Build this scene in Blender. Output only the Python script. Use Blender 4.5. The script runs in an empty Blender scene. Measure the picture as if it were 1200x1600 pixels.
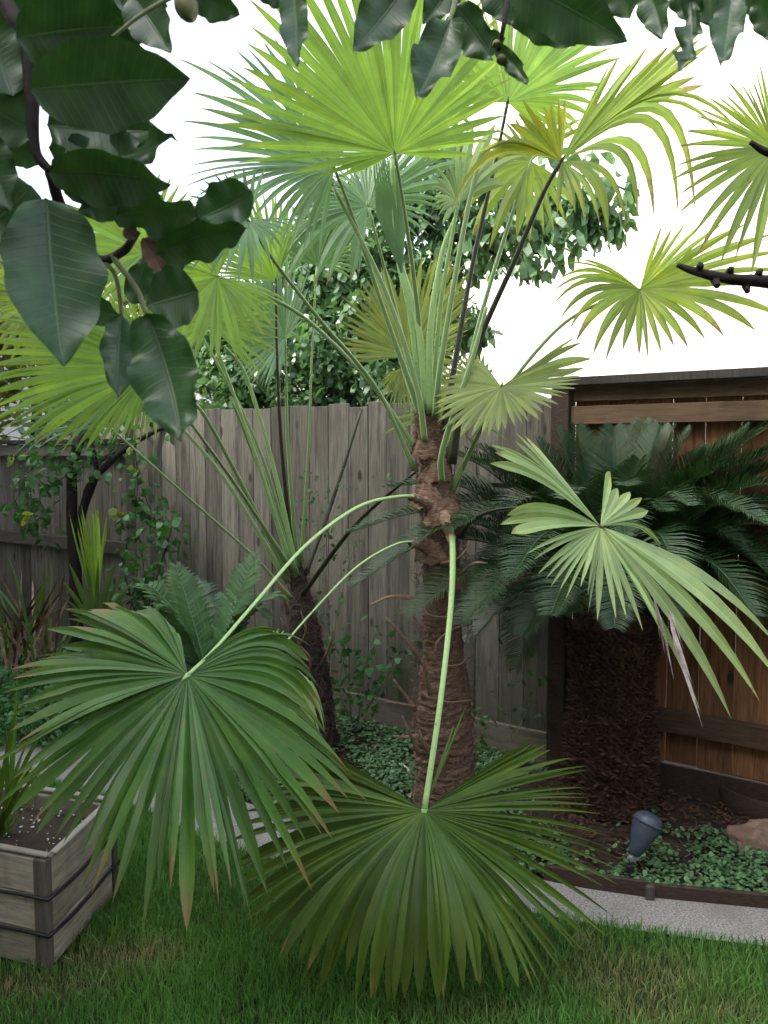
import bpy, math, random
import numpy as np
from mathutils import Vector, Matrix, noise
random.seed(7); RNG = np.random.default_rng(7)
S = bpy.context.scene
# ---------------- camera, world, sun, exposure ----------------
F = 1317.0; PITCH = math.radians(4.1); CH = 1.55
cam_d = bpy.data.cameras.new('camera'); cam = bpy.data.objects.new('camera', cam_d)
S.collection.objects.link(cam); S.camera = cam
cam_d.sensor_fit = 'VERTICAL'; cam_d.sensor_height = 36.0; cam_d.lens = F/1600*36
cam_d.clip_start = 0.05; cam_d.clip_end = 400
cam.location = (0, 0, CH); cam.rotation_euler = (math.pi/2 - PITCH, 0, 0)
cam_d.dof.use_dof = True; cam_d.dof.focus_distance = 2.6; cam_d.dof.aperture_fstop = 18
SUN_EL, SUN_AZ = math.radians(40), math.radians(-110)     # azimuth measured from +Y towards +X
W = bpy.data.worlds.new('World'); S.world = W; W.use_nodes = True
nt = W.node_tree; bg = nt.nodes['Background']; sky = nt.nodes.new('ShaderNodeTexSky')
sky.sky_type = 'NISHITA'; sky.sun_disc = False; sky.sun_elevation = SUN_EL; sky.sun_rotation = SUN_AZ
sky.air_density = 1.0; sky.dust_density = 6.0; sky.ozone_density = 0.6
hs = nt.nodes.new('ShaderNodeHueSaturation'); hs.inputs['Saturation'].default_value = .45
nt.links.new(sky.outputs[0], hs.inputs['Color']); nt.links.new(hs.outputs[0], bg.inputs[0]); bg.inputs[1].default_value = 0.15
sl = bpy.data.lights.new('sun', 'SUN'); sun = bpy.data.objects.new('sun', sl); S.collection.objects.link(sun)
sl.energy = 1.0; sl.angle = math.radians(3); sl.color = (1, .95, .86)
sd = Vector((math.sin(SUN_AZ)*math.cos(SUN_EL), math.cos(SUN_AZ)*math.cos(SUN_EL), math.sin(SUN_EL)))
sun.rotation_euler = sd.to_track_quat('Z', 'Y').to_euler()
S.view_settings.view_transform = 'Standard'; S.view_settings.look = 'None'
S.view_settings.exposure = 2.45; S.view_settings.gamma = 1
S.cycles.max_bounces = 8; S.cycles.transparent_max_bounces = 8

# ---------------- helpers ----------------
CA, SA = math.cos(PITCH), math.sin(PITCH)
def ray(px, py):
    x = (px-600)/F; v = (800-py)/F
    return Vector((x, CA + v*SA, -SA + v*CA))
def P(px, py, Y):                       # where a thing seen in that direction stands at distance Y
    d = ray(px, py); return Vector((0, 0, CH)) + d*(Y/d.y)
def G(px, py, z=0.0):                   # the spot on the ground
    d = ray(px, py); return Vector((0, 0, CH)) + d*((z-CH)/d.z)

class MB:
    def __init__(s): s.v = []; s.f = []; s.c = []
    def add(s, verts, faces, cols=None):
        b = len(s.v); s.v.extend([tuple(v) for v in verts]); s.f.extend([tuple(i+b for i in f) for f in faces])
        s.c.extend(cols if cols is not None else [(.5, .5, .5, 1)]*len(verts))
    def box(s, c, size, rot=0.0, col=(.5, .5, .5, 1), M=None, bev=0):
        cx, cy, cz = c; a, b, d = size[0]/2, size[1]/2, size[2]/2
        co, si = math.cos(rot), math.sin(rot)
        if M is None: T = lambda x, y, z: (cx+x*co-y*si, cy+x*si+y*co, cz+z)
        else: T = lambda x, y, z: tuple(Vector(c)+M@Vector((x, y, z)))
        if bev <= 0:
            vs = [T(x, y, z) for z in (-d, d) for x, y in ((-a, -b), (a, -b), (a, b), (-a, b))]
            s.add(vs, [(3, 2, 1, 0), (4, 5, 6, 7), (0, 1, 5, 4), (1, 2, 6, 5), (2, 3, 7, 6), (3, 0, 4, 7)], [col]*8)
        else:
            e = bev; vs = []
            for z, ins in ((-d, e), (-d+e, 0), (d-e, 0), (d, e)):
                aa, bb = a-ins, b-ins
                ee = e*.8
                vs += [T(x, y, z) for x, y in ((-aa+ee, -bb), (aa-ee, -bb), (aa, -bb+ee), (aa, bb-ee), (aa-ee, bb), (-aa+ee, bb), (-aa, bb-ee), (-aa, -bb+ee))]
            fs = [tuple(range(7, -1, -1)), tuple(range(24, 32))]
            for r in range(3):
                for k in range(8): fs.append((r*8+k, r*8+(k+1) % 8, (r+1)*8+(k+1) % 8, (r+1)*8+k))
            s.add(vs, fs, [col]*32)
    def tube(s, pts, rads, n=8, flat=1.0, ref=None, col=None, cap=True, noise_amp=0, nscale=8):
        m = len(pts); base = len(s.v); ring = []
        prev = Vector(ref) if ref is not None else None
        for i in range(m):
            t = (pts[min(i+1, m-1)]-pts[max(i-1, 0)]).normalized()
            if prev is None: prev = t.orthogonal()
            a = (prev - t*prev.dot(t)).normalized(); b = t.cross(a); prev = a
            for k in range(n):
                th = 2*math.pi*k/n; r = rads[i] if hasattr(rads, '__len__') else rads
                d = a*math.cos(th)+b*math.sin(th)*flat
                if noise_amp: r *= 1+noise_amp*noise.noise(pts[i]*nscale+d*1.3)
                s.v.append(tuple(pts[i]+d*r)); s.c.append(col or (i/(m-1), .5, abs(math.cos(th)), 1))
        for i in range(m-1):
            for k in range(n):
                s.f.append((base+i*n+k, base+i*n+(k+1) % n, base+(i+1)*n+(k+1) % n, base+(i+1)*n+k))
        if cap:
            s.f.append(tuple(base+k for k in range(n-1, -1, -1))); s.f.append(tuple(base+(m-1)*n+k for k in range(n)))
    def lathe(s, o, axis, prof, n=20, col=(.5, .5, .5, 1)):
        axis = Vector(axis).normalized(); a = axis.orthogonal().normalized(); b = axis.cross(a); base = len(s.v); m = len(prof)
        for (r, h) in prof:
            for k in range(n):
                th = 2*math.pi*k/n; s.v.append(tuple(Vector(o)+axis*h+(a*math.cos(th)+b*math.sin(th))*r)); s.c.append(col)
        for i in range(m-1):
            for k in range(n): s.f.append((base+i*n+k, base+i*n+(k+1) % n, base+(i+1)*n+(k+1) % n, base+(i+1)*n+k))
    def build(s, name, mat, parent=None, smooth=True):
        me = bpy.data.meshes.new(name); me.from_pydata(s.v, [], s.f)
        if smooth: me.polygons.foreach_set('use_smooth', [True]*len(me.polygons))
        at = me.color_attributes.new('tint', 'FLOAT_COLOR', 'POINT')
        at.data.foreach_set('color', np.array(s.c, dtype=np.float32).ravel())
        me.materials.append(mat); me.update()
        o = bpy.data.objects.new(name, me); S.collection.objects.link(o)
        if parent is not None: link(o, parent)
        return o
def link(o, parent):
    o.parent = parent; m = Matrix.Translation(parent_loc(parent)); o.matrix_parent_inverse = m.inverted()
def parent_loc(p): return Vector(p.location) if p.type == 'EMPTY' else Vector((0, 0, 0))
def tag(o, label=None, cat=None, group=None, kind=None):
    if label: o['label'] = label
    if cat: o['category'] = cat
    if group: o['group'] = group
    if kind: o['kind'] = kind
    return o
def thing(name, loc, label, cat, group=None):
    o = bpy.data.objects.new(name, None); S.collection.objects.link(o); o.location = loc; o.empty_display_size = .1
    return tag(o, label, cat, group)
def big_mesh(name, verts, faces_idx, loops_per, cols, mat, smooth=True):
    me = bpy.data.meshes.new(name); nv = len(verts); nf = len(faces_idx)
    me.vertices.add(nv); me.vertices.foreach_set('co', verts.astype(np.float32).ravel())
    me.loops.add(nf*loops_per); me.loops.foreach_set('vertex_index', faces_idx.astype(np.int32).ravel())
    me.polygons.add(nf); me.polygons.foreach_set('loop_start', np.arange(nf, dtype=np.int32)*loops_per)
    me.polygons.foreach_set('loop_total', np.full(nf, loops_per, dtype=np.int32))
    me.polygons.foreach_set('use_smooth', np.full(nf, smooth))
    at = me.color_attributes.new('tint', 'FLOAT_COLOR', 'POINT'); at.data.foreach_set('color', cols.astype(np.float32).ravel())
    me.materials.append(mat); me.update(calc_edges=True); me.validate()
    o = bpy.data.objects.new(name, me); S.collection.objects.link(o); return o
def catmull(pts, n=8):
    out = []; Q = [pts[0]*2-pts[1]]+list(pts)+[pts[-1]*2-pts[-2]]
    for i in range(1, len(Q)-2):
        for k in range(n):
            t = k/n; a, b, c, d = Q[i-1], Q[i], Q[i+1], Q[i+2]
            out.append(.5*((2*b)+(c-a)*t+(2*a-5*b+4*c-d)*t*t+(3*b-a-3*c+d)*t**3))
    out.append(pts[-1]); return out

# ---------------- materials ----------------
class N:
    def __init__(s, name):
        s.m = bpy.data.materials.new(name); s.m.use_nodes = True; s.t = s.m.node_tree; s.t.nodes.clear()
        s.out = s.n('OutputMaterial')
    def n(s, ty, **k):
        x = s.t.nodes.new('ShaderNode'+ty)
        for a, b in k.items(): setattr(x, a, b)
        return x
    def set(s, node, i, v):
        if hasattr(v, 'is_output') or isinstance(v, bpy.types.NodeSocket): s.t.links.new(v, node.inputs[i])
        else: node.inputs[i].default_value = v
    def coord(s): return s.n('TexCoord').outputs['Object']
    def mapping(s, vec, scale):
        m = s.n('Mapping'); s.set(m, 0, vec); m.inputs['Scale'].default_value = scale; return m.outputs[0]
    def noise(s, vec, sc, det=4, rough=.55, dist=0):
        x = s.n('TexNoise'); s.set(x, 'Vector', vec); x.inputs['Scale'].default_value = sc
        x.inputs['Detail'].default_value = det; x.inputs['Roughness'].default_value = rough; x.inputs['Distortion'].default_value = dist
        return x.outputs['Fac']
    def ramp(s, fac, stops):
        r = s.n('ValToRGB'); s.set(r, 0, fac); e = r.color_ramp.elements
        while len(e) < len(stops): e.new(.5)
        for i, (p, c) in enumerate(stops):
            e[i].position = p; e[i].color = c if len(c) == 4 else (*c, 1)
        return r.outputs[0]
    def mr(s, fac, a, b, c=0, d=1):
        r = s.n('MapRange'); s.set(r, 0, fac)
        for i, v in enumerate((a, b, c, d)): s.set(r, i+1, v)
        return r.outputs[0]
    def mix(s, fac, a, b, mode='MIX'):
        x = s.n('Mix', data_type='RGBA', blend_type=mode); s.set(x, 0, fac)
        s.set(x, 6, a if not isinstance(a, tuple) else (*a, 1)[:4]); s.set(x, 7, b if not isinstance(b, tuple) else (*b, 1)[:4]); return x.outputs[2]
    def math(s, op, a, b=0.0):
        x = s.n('Math', operation=op); s.set(x, 0, a); s.set(x, 1, b); return x.outputs[0]
    def tint(s):
        a = s.n('Attribute', attribute_name='tint'); q = s.n('SeparateColor'); s.set(q, 0, a.outputs['Color']); return q.outputs
    def bump(s, h, st=.3, dist=.01):
        b = s.n('Bump'); b.inputs['Strength'].default_value = st; b.inputs['Distance'].default_value = dist; s.set(b, 'Height', h); return b.outputs[0]
    def bsdf(s, col, rough=.6, normal=None, spec=.4, metal=0, trans=None, tfac=.4, sheen=0):
        p = s.n('BsdfPrincipled'); s.set(p, 'Base Color', col if not isinstance(col, tuple) else (*col, 1)[:4]); s.set(p, 'Roughness', rough)
        p.inputs['Specular IOR Level'].default_value = spec; p.inputs['Metallic'].default_value = metal
        if normal is not None: s.set(p, 'Normal', normal)
        o = p.outputs[0]
        if trans is not None:
            t = s.n('BsdfTranslucent'); s.set(t, 0, trans if not isinstance(trans, tuple) else (*trans, 1)[:4])
            if normal is not None: s.set(t, 'Normal', normal)
            m = s.n('MixShader'); s.set(m, 0, tfac); s.set(m, 1, o); s.set(m, 2, t.outputs[0]); o = m.outputs[0]
        s.t.links.new(o, s.out.inputs[0]); return s.m

def frond_mat(name, base, trans, brown=.25, yellow=.2, rough=.42, tfac=.42, spec=.45):
    m = N(name); T = m.tint(); co = m.coord()
    nz = m.noise(co, 9, 3); fine = m.noise(co, 55, 3)
    def v(c, k): return tuple(min(1, x*k) for x in c)
    yel = lambda c: (min(1, c[0]*1.55+.02), c[1]*1.1+.01, c[2]*.6)
    seg = m.mr(T[1], 0, 1, .72, 1.22)
    def colour(c):
        a = m.mix(m.mr(nz, .35, .7), v(c, .85), v(c, 1.15))
        a = m.mix(m.math('MULTIPLY', m.mr(nz, .5, .72), yellow), a, yel(c))
        # yellowing towards the ends of the segments
        a = m.mix(m.math('MULTIPLY', m.mr(m.math('ADD', T[0], m.mr(fine, .3, .7, -.12, .12)), .55, 1.0), yellow), a, yel(c))
        rib = m.mr(T[2], 0, .13, 1, 0)
        a = m.mix(m.math('MULTIPLY', rib, .55), a, v(c, 1.7))
        thr = m.math('ADD', m.math('ADD', T[0], m.mr(T[1], 0, 1, -.10, .10)), m.mr(fine, .3, .7, -.07, .07))
        a = m.mix(m.math('MULTIPLY', m.mr(thr, 1.06-brown*.62, 1.12-brown*.42), .9), a, (.20, .125, .055))
        spots = m.math('MULTIPLY', m.mr(m.noise(co, 23, 2), .66, .72), m.mr(T[1], .6, .8, 0, brown*2.4))
        a = m.mix(spots, a, (.22, .12, .04))
        x = m.n('VectorMath', operation='SCALE'); m.set(x, 0, a); m.set(x, 3, seg); return x.outputs[0]
    par = m.math('SINE', m.math('MULTIPLY', T[2], 34.0))
    return m.bsdf(colour(base), rough, m.bump(m.math('ADD', par, fine), .25, .0012), spec, 0, colour(trans), tfac)
def petiole_mat(name, col, edge):
    m = N(name); T = m.tint(); nz = m.noise(m.mapping(m.coord(), (30, 30, 6)), 3, 4)
    nz2 = m.noise(m.coord(), 90, 3)
    c = m.mix(m.math('MULTIPLY', m.mr(nz2, .62, .70), .6), m.mix(m.mr(T[2], .55, .95), m.mix(nz, tuple(x*.75 for x in col), tuple(x*1.25 for x in col)), edge), (.12, .08, .04))
    return m.bsdf(c, .45, m.bump(nz, .2, .002))
M = {}
M['lime'] = frond_mat('lime_frond', (.12, .24, .035), (.38, .62, .07), .15, .22)
M['olive'] = frond_mat('olive_frond', (.12, .19, .030), (.34, .50, .05), .3, .35)
M['yellow'] = frond_mat('yellowing_frond', (.15, .21, .03), (.42, .52, .05), .25, .6)
M['green'] = frond_mat('green_frond', (.066, .158, .034), (.14, .31, .04), .26, .32, .38, .28, .5)
M['deep'] = frond_mat('deep_green_frond', (.054, .112, .017), (.12, .24, .018), .04, .35, .45, .28, .3)
M['blue'] = frond_mat('bluish_frond', (.11, .22, .10), (.24, .44, .13), .15, .05, .35, .3, .6)
M['pale'] = frond_mat('pale_frond', (.24, .36, .15), (.30, .46, .10), .12, .25, .45, .3)
M['sage'] = frond_mat('sage_frond', (.17, .24, .07), (.34, .44, .09), .2, .2)
M['pet'] = petiole_mat('green_leaf_stalk', (.13, .23, .07), (.36, .44, .24))
M['pet_light'] = petiole_mat('light_leaf_stalk', (.26, .42, .15), (.36, .50, .22))
M['pet_dark'] = petiole_mat('dark_leaf_stalk', (.022, .028, .014), (.06, .06, .035))
M['sago'] = frond_mat('sago_leaflet', (.022, .060, .018), (.045, .12, .022), .04, .25, .42, .1, .45)
M['fern'] = frond_mat('fern_leaflet', (.075, .17, .06), (.14, .30, .06), .05, .2, .4, .3)
def leafy(name, a, b, trans, rough=.4, tfac=.3, spec=.5):
    m = N(name); T = m.tint(); x = m.mix(T[1], a, b)
    y = m.mix(T[1], tuple(k*.7 for k in trans), trans)
    return m.bsdf(x, rough, None, spec, 0, y, tfac)
M['tree'] = leafy('bush_leaf', (.025, .07, .03), (.12, .22, .10), (.16, .32, .08), .35, .33)
M['warmtree'] = leafy('far_bush_leaf', (.05, .10, .02), (.16, .20, .05), (.35, .42, .07), .5, .45)
M['weed'] = leafy('weed_leaf', (.03, .10, .025), (.06, .18, .05), (.10, .30, .05), .5, .3)
M['cover'] = leafy('ground_cover_leaf', (.04, .11, .04), (.13, .26, .11), (.08, .22, .06), .5, .2)
def simple(name, a, b, sc, rough=.8, bmp=.4, dist=.01, stretch=(1, 1, 1), spec=.3, metal=0):
    m = N(name); co = m.mapping(m.coord(), stretch); nz = m.noise(co, sc, 6, .65)
    return m.bsdf(m.mix(m.mr(nz, .3, .7), a, b), rough, m.bump(nz, bmp, dist), spec, metal)
M['bark'] = simple('bark', (.018, .014, .012), (.07, .055, .045), 40, .9, .8, .004)
M['twig'] = simple('twig', (.008, .006, .006), (.03, .022, .018), 60, .8, .8, .003)
M['greentwig'] = simple('green_twig', (.10, .14, .06), (.2, .24, .12), 60, .6, .3, .002)
M['stub'] = simple('dry_stalk', (.11, .065, .042), (.27, .185, .125), 30, .7, .4, .003)
M['sheath'] = simple('leaf_sheath', (.10, .058, .038), (.36, .235, .165), 22, .85, .9, .006, (1.2, 1.2, 7))
M['fibre'] = simple('palm_fibre', (.07, .04, .026), (.26, .165, .115), 60, .85, .5, .002)
M['soil'] = simple('soil', (.018, .012, .008), (.05, .034, .024), 30, .95, .9, .01)
M['mulch'] = simple('mulch_chip', (.035, .017, .010), (.14, .075, .045), 25, .9, .4, .003)
M['rock'] = simple('rock', (.12, .075, .05), (.30, .21, .16), 18, .9, .8, .01)
M['stone'] = simple('pale_stone', (.2, .17, .14), (.4, .36, .3), 18, .9, .6, .01)
M['black'] = simple('black_plastic', (.008, .008, .009), (.02, .02, .022), 20, .4, .1, .001)
M['edging'] = simple('edging_board', (.022, .013, .009), (.06, .04, .03), 40, .8, .5, .003, (1, 1, 4))
M['bluegrey'] = simple('blue_grey_paint', (.030, .042, .065), (.055, .072, .105), 25, .42, .15, .001, (1, 1, 1), .5)
M['aluminium'] = simple('dull_metal', (.2, .22, .24), (.35, .37, .39), 40, .4, .1, .001, (1, 1, 1), .5, .5)
M['perlite'] = simple('perlite', (.5, .5, .48), (.8, .8, .78), 30, .9)
M['fruit'] = simple('fruit_skin', (.10, .12, .04), (.2, .19, .09), 25, .45, .1, .001)
M['dry'] = simple('dry_leaf', (.16, .13, .11), (.55, .47, .43), 30, .6, .4, .003)
M['dryred'] = simple('wilted_leaf', (.05, .028, .018), (.15, .085, .055), 30, .6, .4, .003)
# palm trunk
m = N('palm_trunk'); co = m.coord(); T = m.tint()
f1 = m.noise(m.mapping(co, (30, 30, 90)), 1.6, 6, .7, .6); f2 = m.noise(co, 7, 4)
c = m.mix(m.mr(f1, .32, .7), (.075, .046, .032), (.34, .225, .165)); c = m.mix(m.mr(f2, .45, .75), c, (.13, .075, .05))
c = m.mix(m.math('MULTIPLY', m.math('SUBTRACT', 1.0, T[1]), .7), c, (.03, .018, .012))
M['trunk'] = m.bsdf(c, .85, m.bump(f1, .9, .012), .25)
m = N('sago_trunk'); f1 = m.noise(m.coord(), 45, 5, .7); T = m.tint()
c = m.mix(m.mr(f1, .35, .7), (.010, .007, .006), (.09, .045, .03)); c = m.mix(m.math('MULTIPLY', T[1], .6), c, (.15, .085, .055))
M['sagotrunk'] = m.bsdf(c, .85, m.bump(f1, .8, .008), .25)
# weathered boards, tint G = board random
def wood(name, a, b, dark, stain=.5, knots=True, pale=None, hz=False):
    m = N(name); T = m.tint(); co = m.coord(); off = m.n('VectorMath', operation='ADD')
    cmb = m.n('CombineXYZ'); m.set(cmb, 2, m.math('MULTIPLY', T[1], 37.0)); m.set(cmb, 0, m.math('MULTIPLY', T[1], 11.0))
    m.set(off, 0, co); m.set(off, 1, cmb.outputs[0]); v = off.outputs[0]
    g = m.noise(m.mapping(v, (3, 3, 40) if hz else (34, 34, 1.6)), 2.2, 6, .65, .8); big = m.noise(m.mapping(v, (3, 3, .9)), 1.5, 4, .6)
    st = m.noise(m.mapping(v, (3, 3, 18) if hz else (16, 16, 1.3)), 1.3, 4, .7, .4)
    c = m.mix(m.mr(g, .3, .7), a, b); c = m.mix(m.math('MULTIPLY', m.mr(st, .52, .66), stain), c, dark)
    c = m.mix(m.math('MULTIPLY', m.mr(big, .5, .7), .5), c, dark)
    if knots:
        vo = m.n('TexVoronoi'); m.set(vo, 'Vector', m.mapping(v, (7, 7, 3.0))); vo.inputs['Scale'].default_value = 1.0
        c = m.mix(m.mr(vo.outputs['Distance'], .06, .13, .85, 0), c, tuple(x*.5 for x in dark))
    br = m.mr(T[1], 0, 1, .68, 1.3); x = m.n('VectorMath', operation='SCALE'); m.set(x, 0, c); m.set(x, 3, br)
    c = x.outputs[0]
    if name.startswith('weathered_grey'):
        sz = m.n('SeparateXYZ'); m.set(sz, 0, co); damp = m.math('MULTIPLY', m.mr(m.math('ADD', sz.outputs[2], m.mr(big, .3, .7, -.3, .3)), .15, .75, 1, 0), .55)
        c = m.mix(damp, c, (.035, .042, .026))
        vn_ = m.n('TexVoronoi'); m.set(vn_, 'Vector', m.mapping(v, (11, 11, 4.6))); vn_.inputs['Scale'].default_value = 1.0
        c = m.mix(m.mr(vn_.outputs['Distance'], .035, .05, .8, 0), c, (.012, .010, .009))
    if pale: c = m.mix(m.math('MULTIPLY', T[0], m.mr(big, .3, .6, .3, 1)), c, pale)
    return m.bsdf(c, .85, m.bump(g, .5, .003), .2)
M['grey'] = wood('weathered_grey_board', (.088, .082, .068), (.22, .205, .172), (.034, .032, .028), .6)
M['greyrail'] = wood('weathered_rail', (.08, .072, .058), (.17, .155, .125), (.04, .036, .03), .4, False, None, True)
M['cedar'] = wood('red_brown_board', (.13, .058, .026), (.30, .155, .075), (.06, .03, .017), .7)
M['cedarrail'] = wood('brown_rail', (.07, .045, .028), (.14, .095, .06), (.035, .024, .017), .4, False, None, True)
M['cap'] = wood('grey_cap_board', (.04, .036, .033), (.09, .082, .075), (.03, .026, .022), .4, False)
M['boxwood'] = wood('planter_board', (.17, .15, .115), (.35, .315, .25), (.085, .07, .05), .5, True, (.24, .23, .20), True)
M['postwood'] = wood('planter_post', (.085, .072, .058), (.17, .15, .125), (.045, .038, .03), .5, False)
m = N('stucco'); co = m.coord(); n1 = m.noise(co, 22, 5, .6); n2 = m.noise(co, 1.2, 3)
M['stucco'] = m.bsdf(m.mix(n2, (.60, .60, .58), (.68, .68, .66)), .9, m.bump(n1, .7, .02), .2)
M['render'] = simple('shade_block_render', (.40, .38, .35), (.5, .48, .45), 12, .9, .3, .004)
m = N('path_concrete'); co = m.coord(); n1 = m.noise(co, 130, 3, .7); n2 = m.noise(co, 5, 5); v = m.n('TexVoronoi'); m.set(v, 0, co); v.inputs['Scale'].default_value = 170
c = m.mix(m.mr(n1, .35, .65), (.10, .098, .09), (.32, .31, .295)); c = m.mix(m.mr(v.outputs['Distance'], .1, .5, .5, 0), c, (.42, .40, .38)); c = m.mix(m.mr(n2, .45, .7, 0, .6), c, (.15, .14, .13))
M['path'] = m.bsdf(c, .9, m.bump(n1, .6, .003), .2)
m = N('lawn_soil'); co = m.coord(); n1 = m.noise(co, 60, 5, .7)
M['lawn'] = m.bsdf(m.mix(m.mr(n1, .35, .65), (.012, .03, .008), (.045, .055, .02)), .95, m.bump(n1, .8, .01), .1)
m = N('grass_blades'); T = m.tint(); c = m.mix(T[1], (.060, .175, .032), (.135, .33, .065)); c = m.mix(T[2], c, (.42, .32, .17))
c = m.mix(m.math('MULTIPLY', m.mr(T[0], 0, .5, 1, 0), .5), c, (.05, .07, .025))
t = m.mix(T[2], m.mix(T[1], (.08, .25, .03), (.18, .42, .06)), (.4, .32, .15))
M['grass'] = m.bsdf(c, .5, None, .35, 0, t, .35)
m = N('broad_leaf'); T = m.tint(); co = m.coord(); nz = m.noise(co, 40, 4)
base = m.mix(m.mr(nz, .35, .65), (.016, .052, .018), (.034, .095, .028))
vein = m.mr(T[2], 0, .045, 1, 0)
side = m.mr(m.math('SINE', m.math('MULTIPLY', m.math('SUBTRACT', T[0], m.math('MULTIPLY', T[2], .10)), 105.0)), .90, 1.0)
base = m.mix(m.math('MULTIPLY', side, .5), base, (.07, .15, .05)); base = m.mix(m.math('MULTIPLY', vein, .8), base, (.11, .18, .07))
hb = m.math('ADD', m.math('MULTIPLY', side, -.5), m.math('MULTIPLY', vein, -1.5))
M['leaf'] = m.bsdf(base, .36, m.bump(hb, .35, .001), .5, 0, m.mix(m.mr(nz, .3, .7), (.03, .10, .015), (.06, .17, .02)), .16)

# ---------------- ground ----------------
def sheet(name, pts, z, mat, kind='structure'):
    b = MB(); b.add([(p[0], p[1], z) for p in pts], [tuple(range(len(pts)))]); o = b.build(name, mat, None, False); return tag(o, kind=kind)
sheet('ground', [(-60, -60), (60, -60), (60, 90), (-60, 90)], -.012, M['soil'])
FRONT = [(1600, 1515), (1400, 1500), (1200, 1478), (1060, 1462), (940, 1445), (800, 1420), (620, 1385), (500, 1358), (420, 1340), (330, 1312), (200, 1256), (60, 1215), (-150, 1170), (-500, 1110)]
BACK = [(1600, 1452), (1400, 1438), (1200, 1418), (1000, 1400), (850, 1375), (650, 1325), (500, 1290), (410, 1262), (330, 1235), (200, 1185), (60, 1150), (-150, 1112), (-500, 1065)]
fr = catmull([G(*p) for p in FRONT], 5); bk = catmull([G(*p) for p in BACK], 5)
sheet('garden_path', [(p.x, p.y) for p in fr]+[(p.x, p.y) for p in reversed(bk)], .0, M['path'])
sheet('lawn', [(fr[0].x, -4), (fr[0].x, fr[0].y)]+[(p.x, p.y) for p in fr[1:-1]]+[(fr[-1].x, fr[-1].y), (fr[-1].x, -4)], -.006, M['lawn'])
def ycurve(curve, x):
    for a, b in zip(curve[:-1], curve[1:]):
        if (a.x-x)*(b.x-x) <= 0 and abs(a.x-b.x) > 1e-6: return a.y+(b.y-a.y)*(x-a.x)/(b.x-a.x)
    return curve[0].y if x > curve[0].x else curve[-1].y
# grass blades
def grass():
    n = 230000
    x = RNG.uniform(-2.3, 1.9, n); y = 1.75+RNG.uniform(0, 1, n)**1.1*2.9
    fy = np.interp(x, [p.x for p in reversed(fr)], [p.y for p in reversed(fr)])
    edge = fy+RNG.normal(0, .012, n); k = y < edge; x, y = x[k], y[k]; n = len(x)
    bx, by = G(78, 1518).x, G(78, 1518).y
    keep = ~((x < bx+.02) & (y > by+.03) & (y < by+.5) & (x > bx-.6)); x, y = x[keep], y[keep]; n = len(x)
    dry = np.zeros(n)
    for (px, py, rx, ry, s) in ((990, 1530, .2, .10, .8), (1010, 1575, .12, .1, .8), (190, 1500, .18, .07, 1.0), (30, 1545, .25, .05, .8), (915, 1475, .05, .06, .7), (1140, 1590, .12, .06, .6), (720, 1590, .2, .05, .35)):
        c = G(px, py); dry = np.maximum(dry, s*np.exp(-((x-c.x)/rx)**2-((y-c.y)/ry)**2))
    low = np.array([noise.noise(Vector((a*2.6, b*2.6, 0))) for a, b in zip(x, y)])
    dry = np.clip(dry*RNG.uniform(.4, 1.3, n)+RNG.normal(0, .05, n)+.12*(RNG.random(n) < .10), 0, 1)
    keep = RNG.random(n) > dry*.7; x, y, dry, low = x[keep], y[keep], dry[keep], low[keep]; n = len(x)
    h = RNG.uniform(.016, .055, n)*(1-.4*dry)*(1+.5*low); w = RNG.uniform(.0009, .0021, n)
    a = RNG.uniform(0, 2*np.pi, n); lean = RNG.uniform(.1, 1.0, n)*h; la = RNG.uniform(0, 2*np.pi, n)
    V = np.zeros((n, 5, 3)); dx, dy = np.cos(a)*w, np.sin(a)*w; lx, ly = np.cos(la)*lean, np.sin(la)*lean
    V[:, 0] = np.stack([x-dx, y-dy, np.zeros(n)-.006], 1); V[:, 1] = np.stack([x+dx, y+dy, np.zeros(n)-.006], 1)
    V[:, 2] = np.stack([x+dx*.8+lx*.3, y+dy*.8+ly*.3, h*.6], 1); V[:, 3] = np.stack([x-dx*.8+lx*.3, y-dy*.8+ly*.3, h*.6], 1)
    V[:, 4] = np.stack([x+lx, y+ly, h], 1)
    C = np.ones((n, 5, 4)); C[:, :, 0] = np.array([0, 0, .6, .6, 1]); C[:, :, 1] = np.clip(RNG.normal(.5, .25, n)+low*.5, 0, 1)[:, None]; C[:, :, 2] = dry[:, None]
    idx = np.arange(n)[:, None]*5
    Q = idx+np.array([0, 1, 2, 3]); Tt = idx+np.array([3, 2, 4, 4])
    # triangles only
    F3 = np.concatenate([idx+np.array([0, 1, 2]), idx+np.array([0, 2, 3]), idx+np.array([3, 2, 4])])
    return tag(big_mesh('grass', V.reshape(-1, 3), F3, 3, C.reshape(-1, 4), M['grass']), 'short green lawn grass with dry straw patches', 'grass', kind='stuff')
grass()
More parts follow.
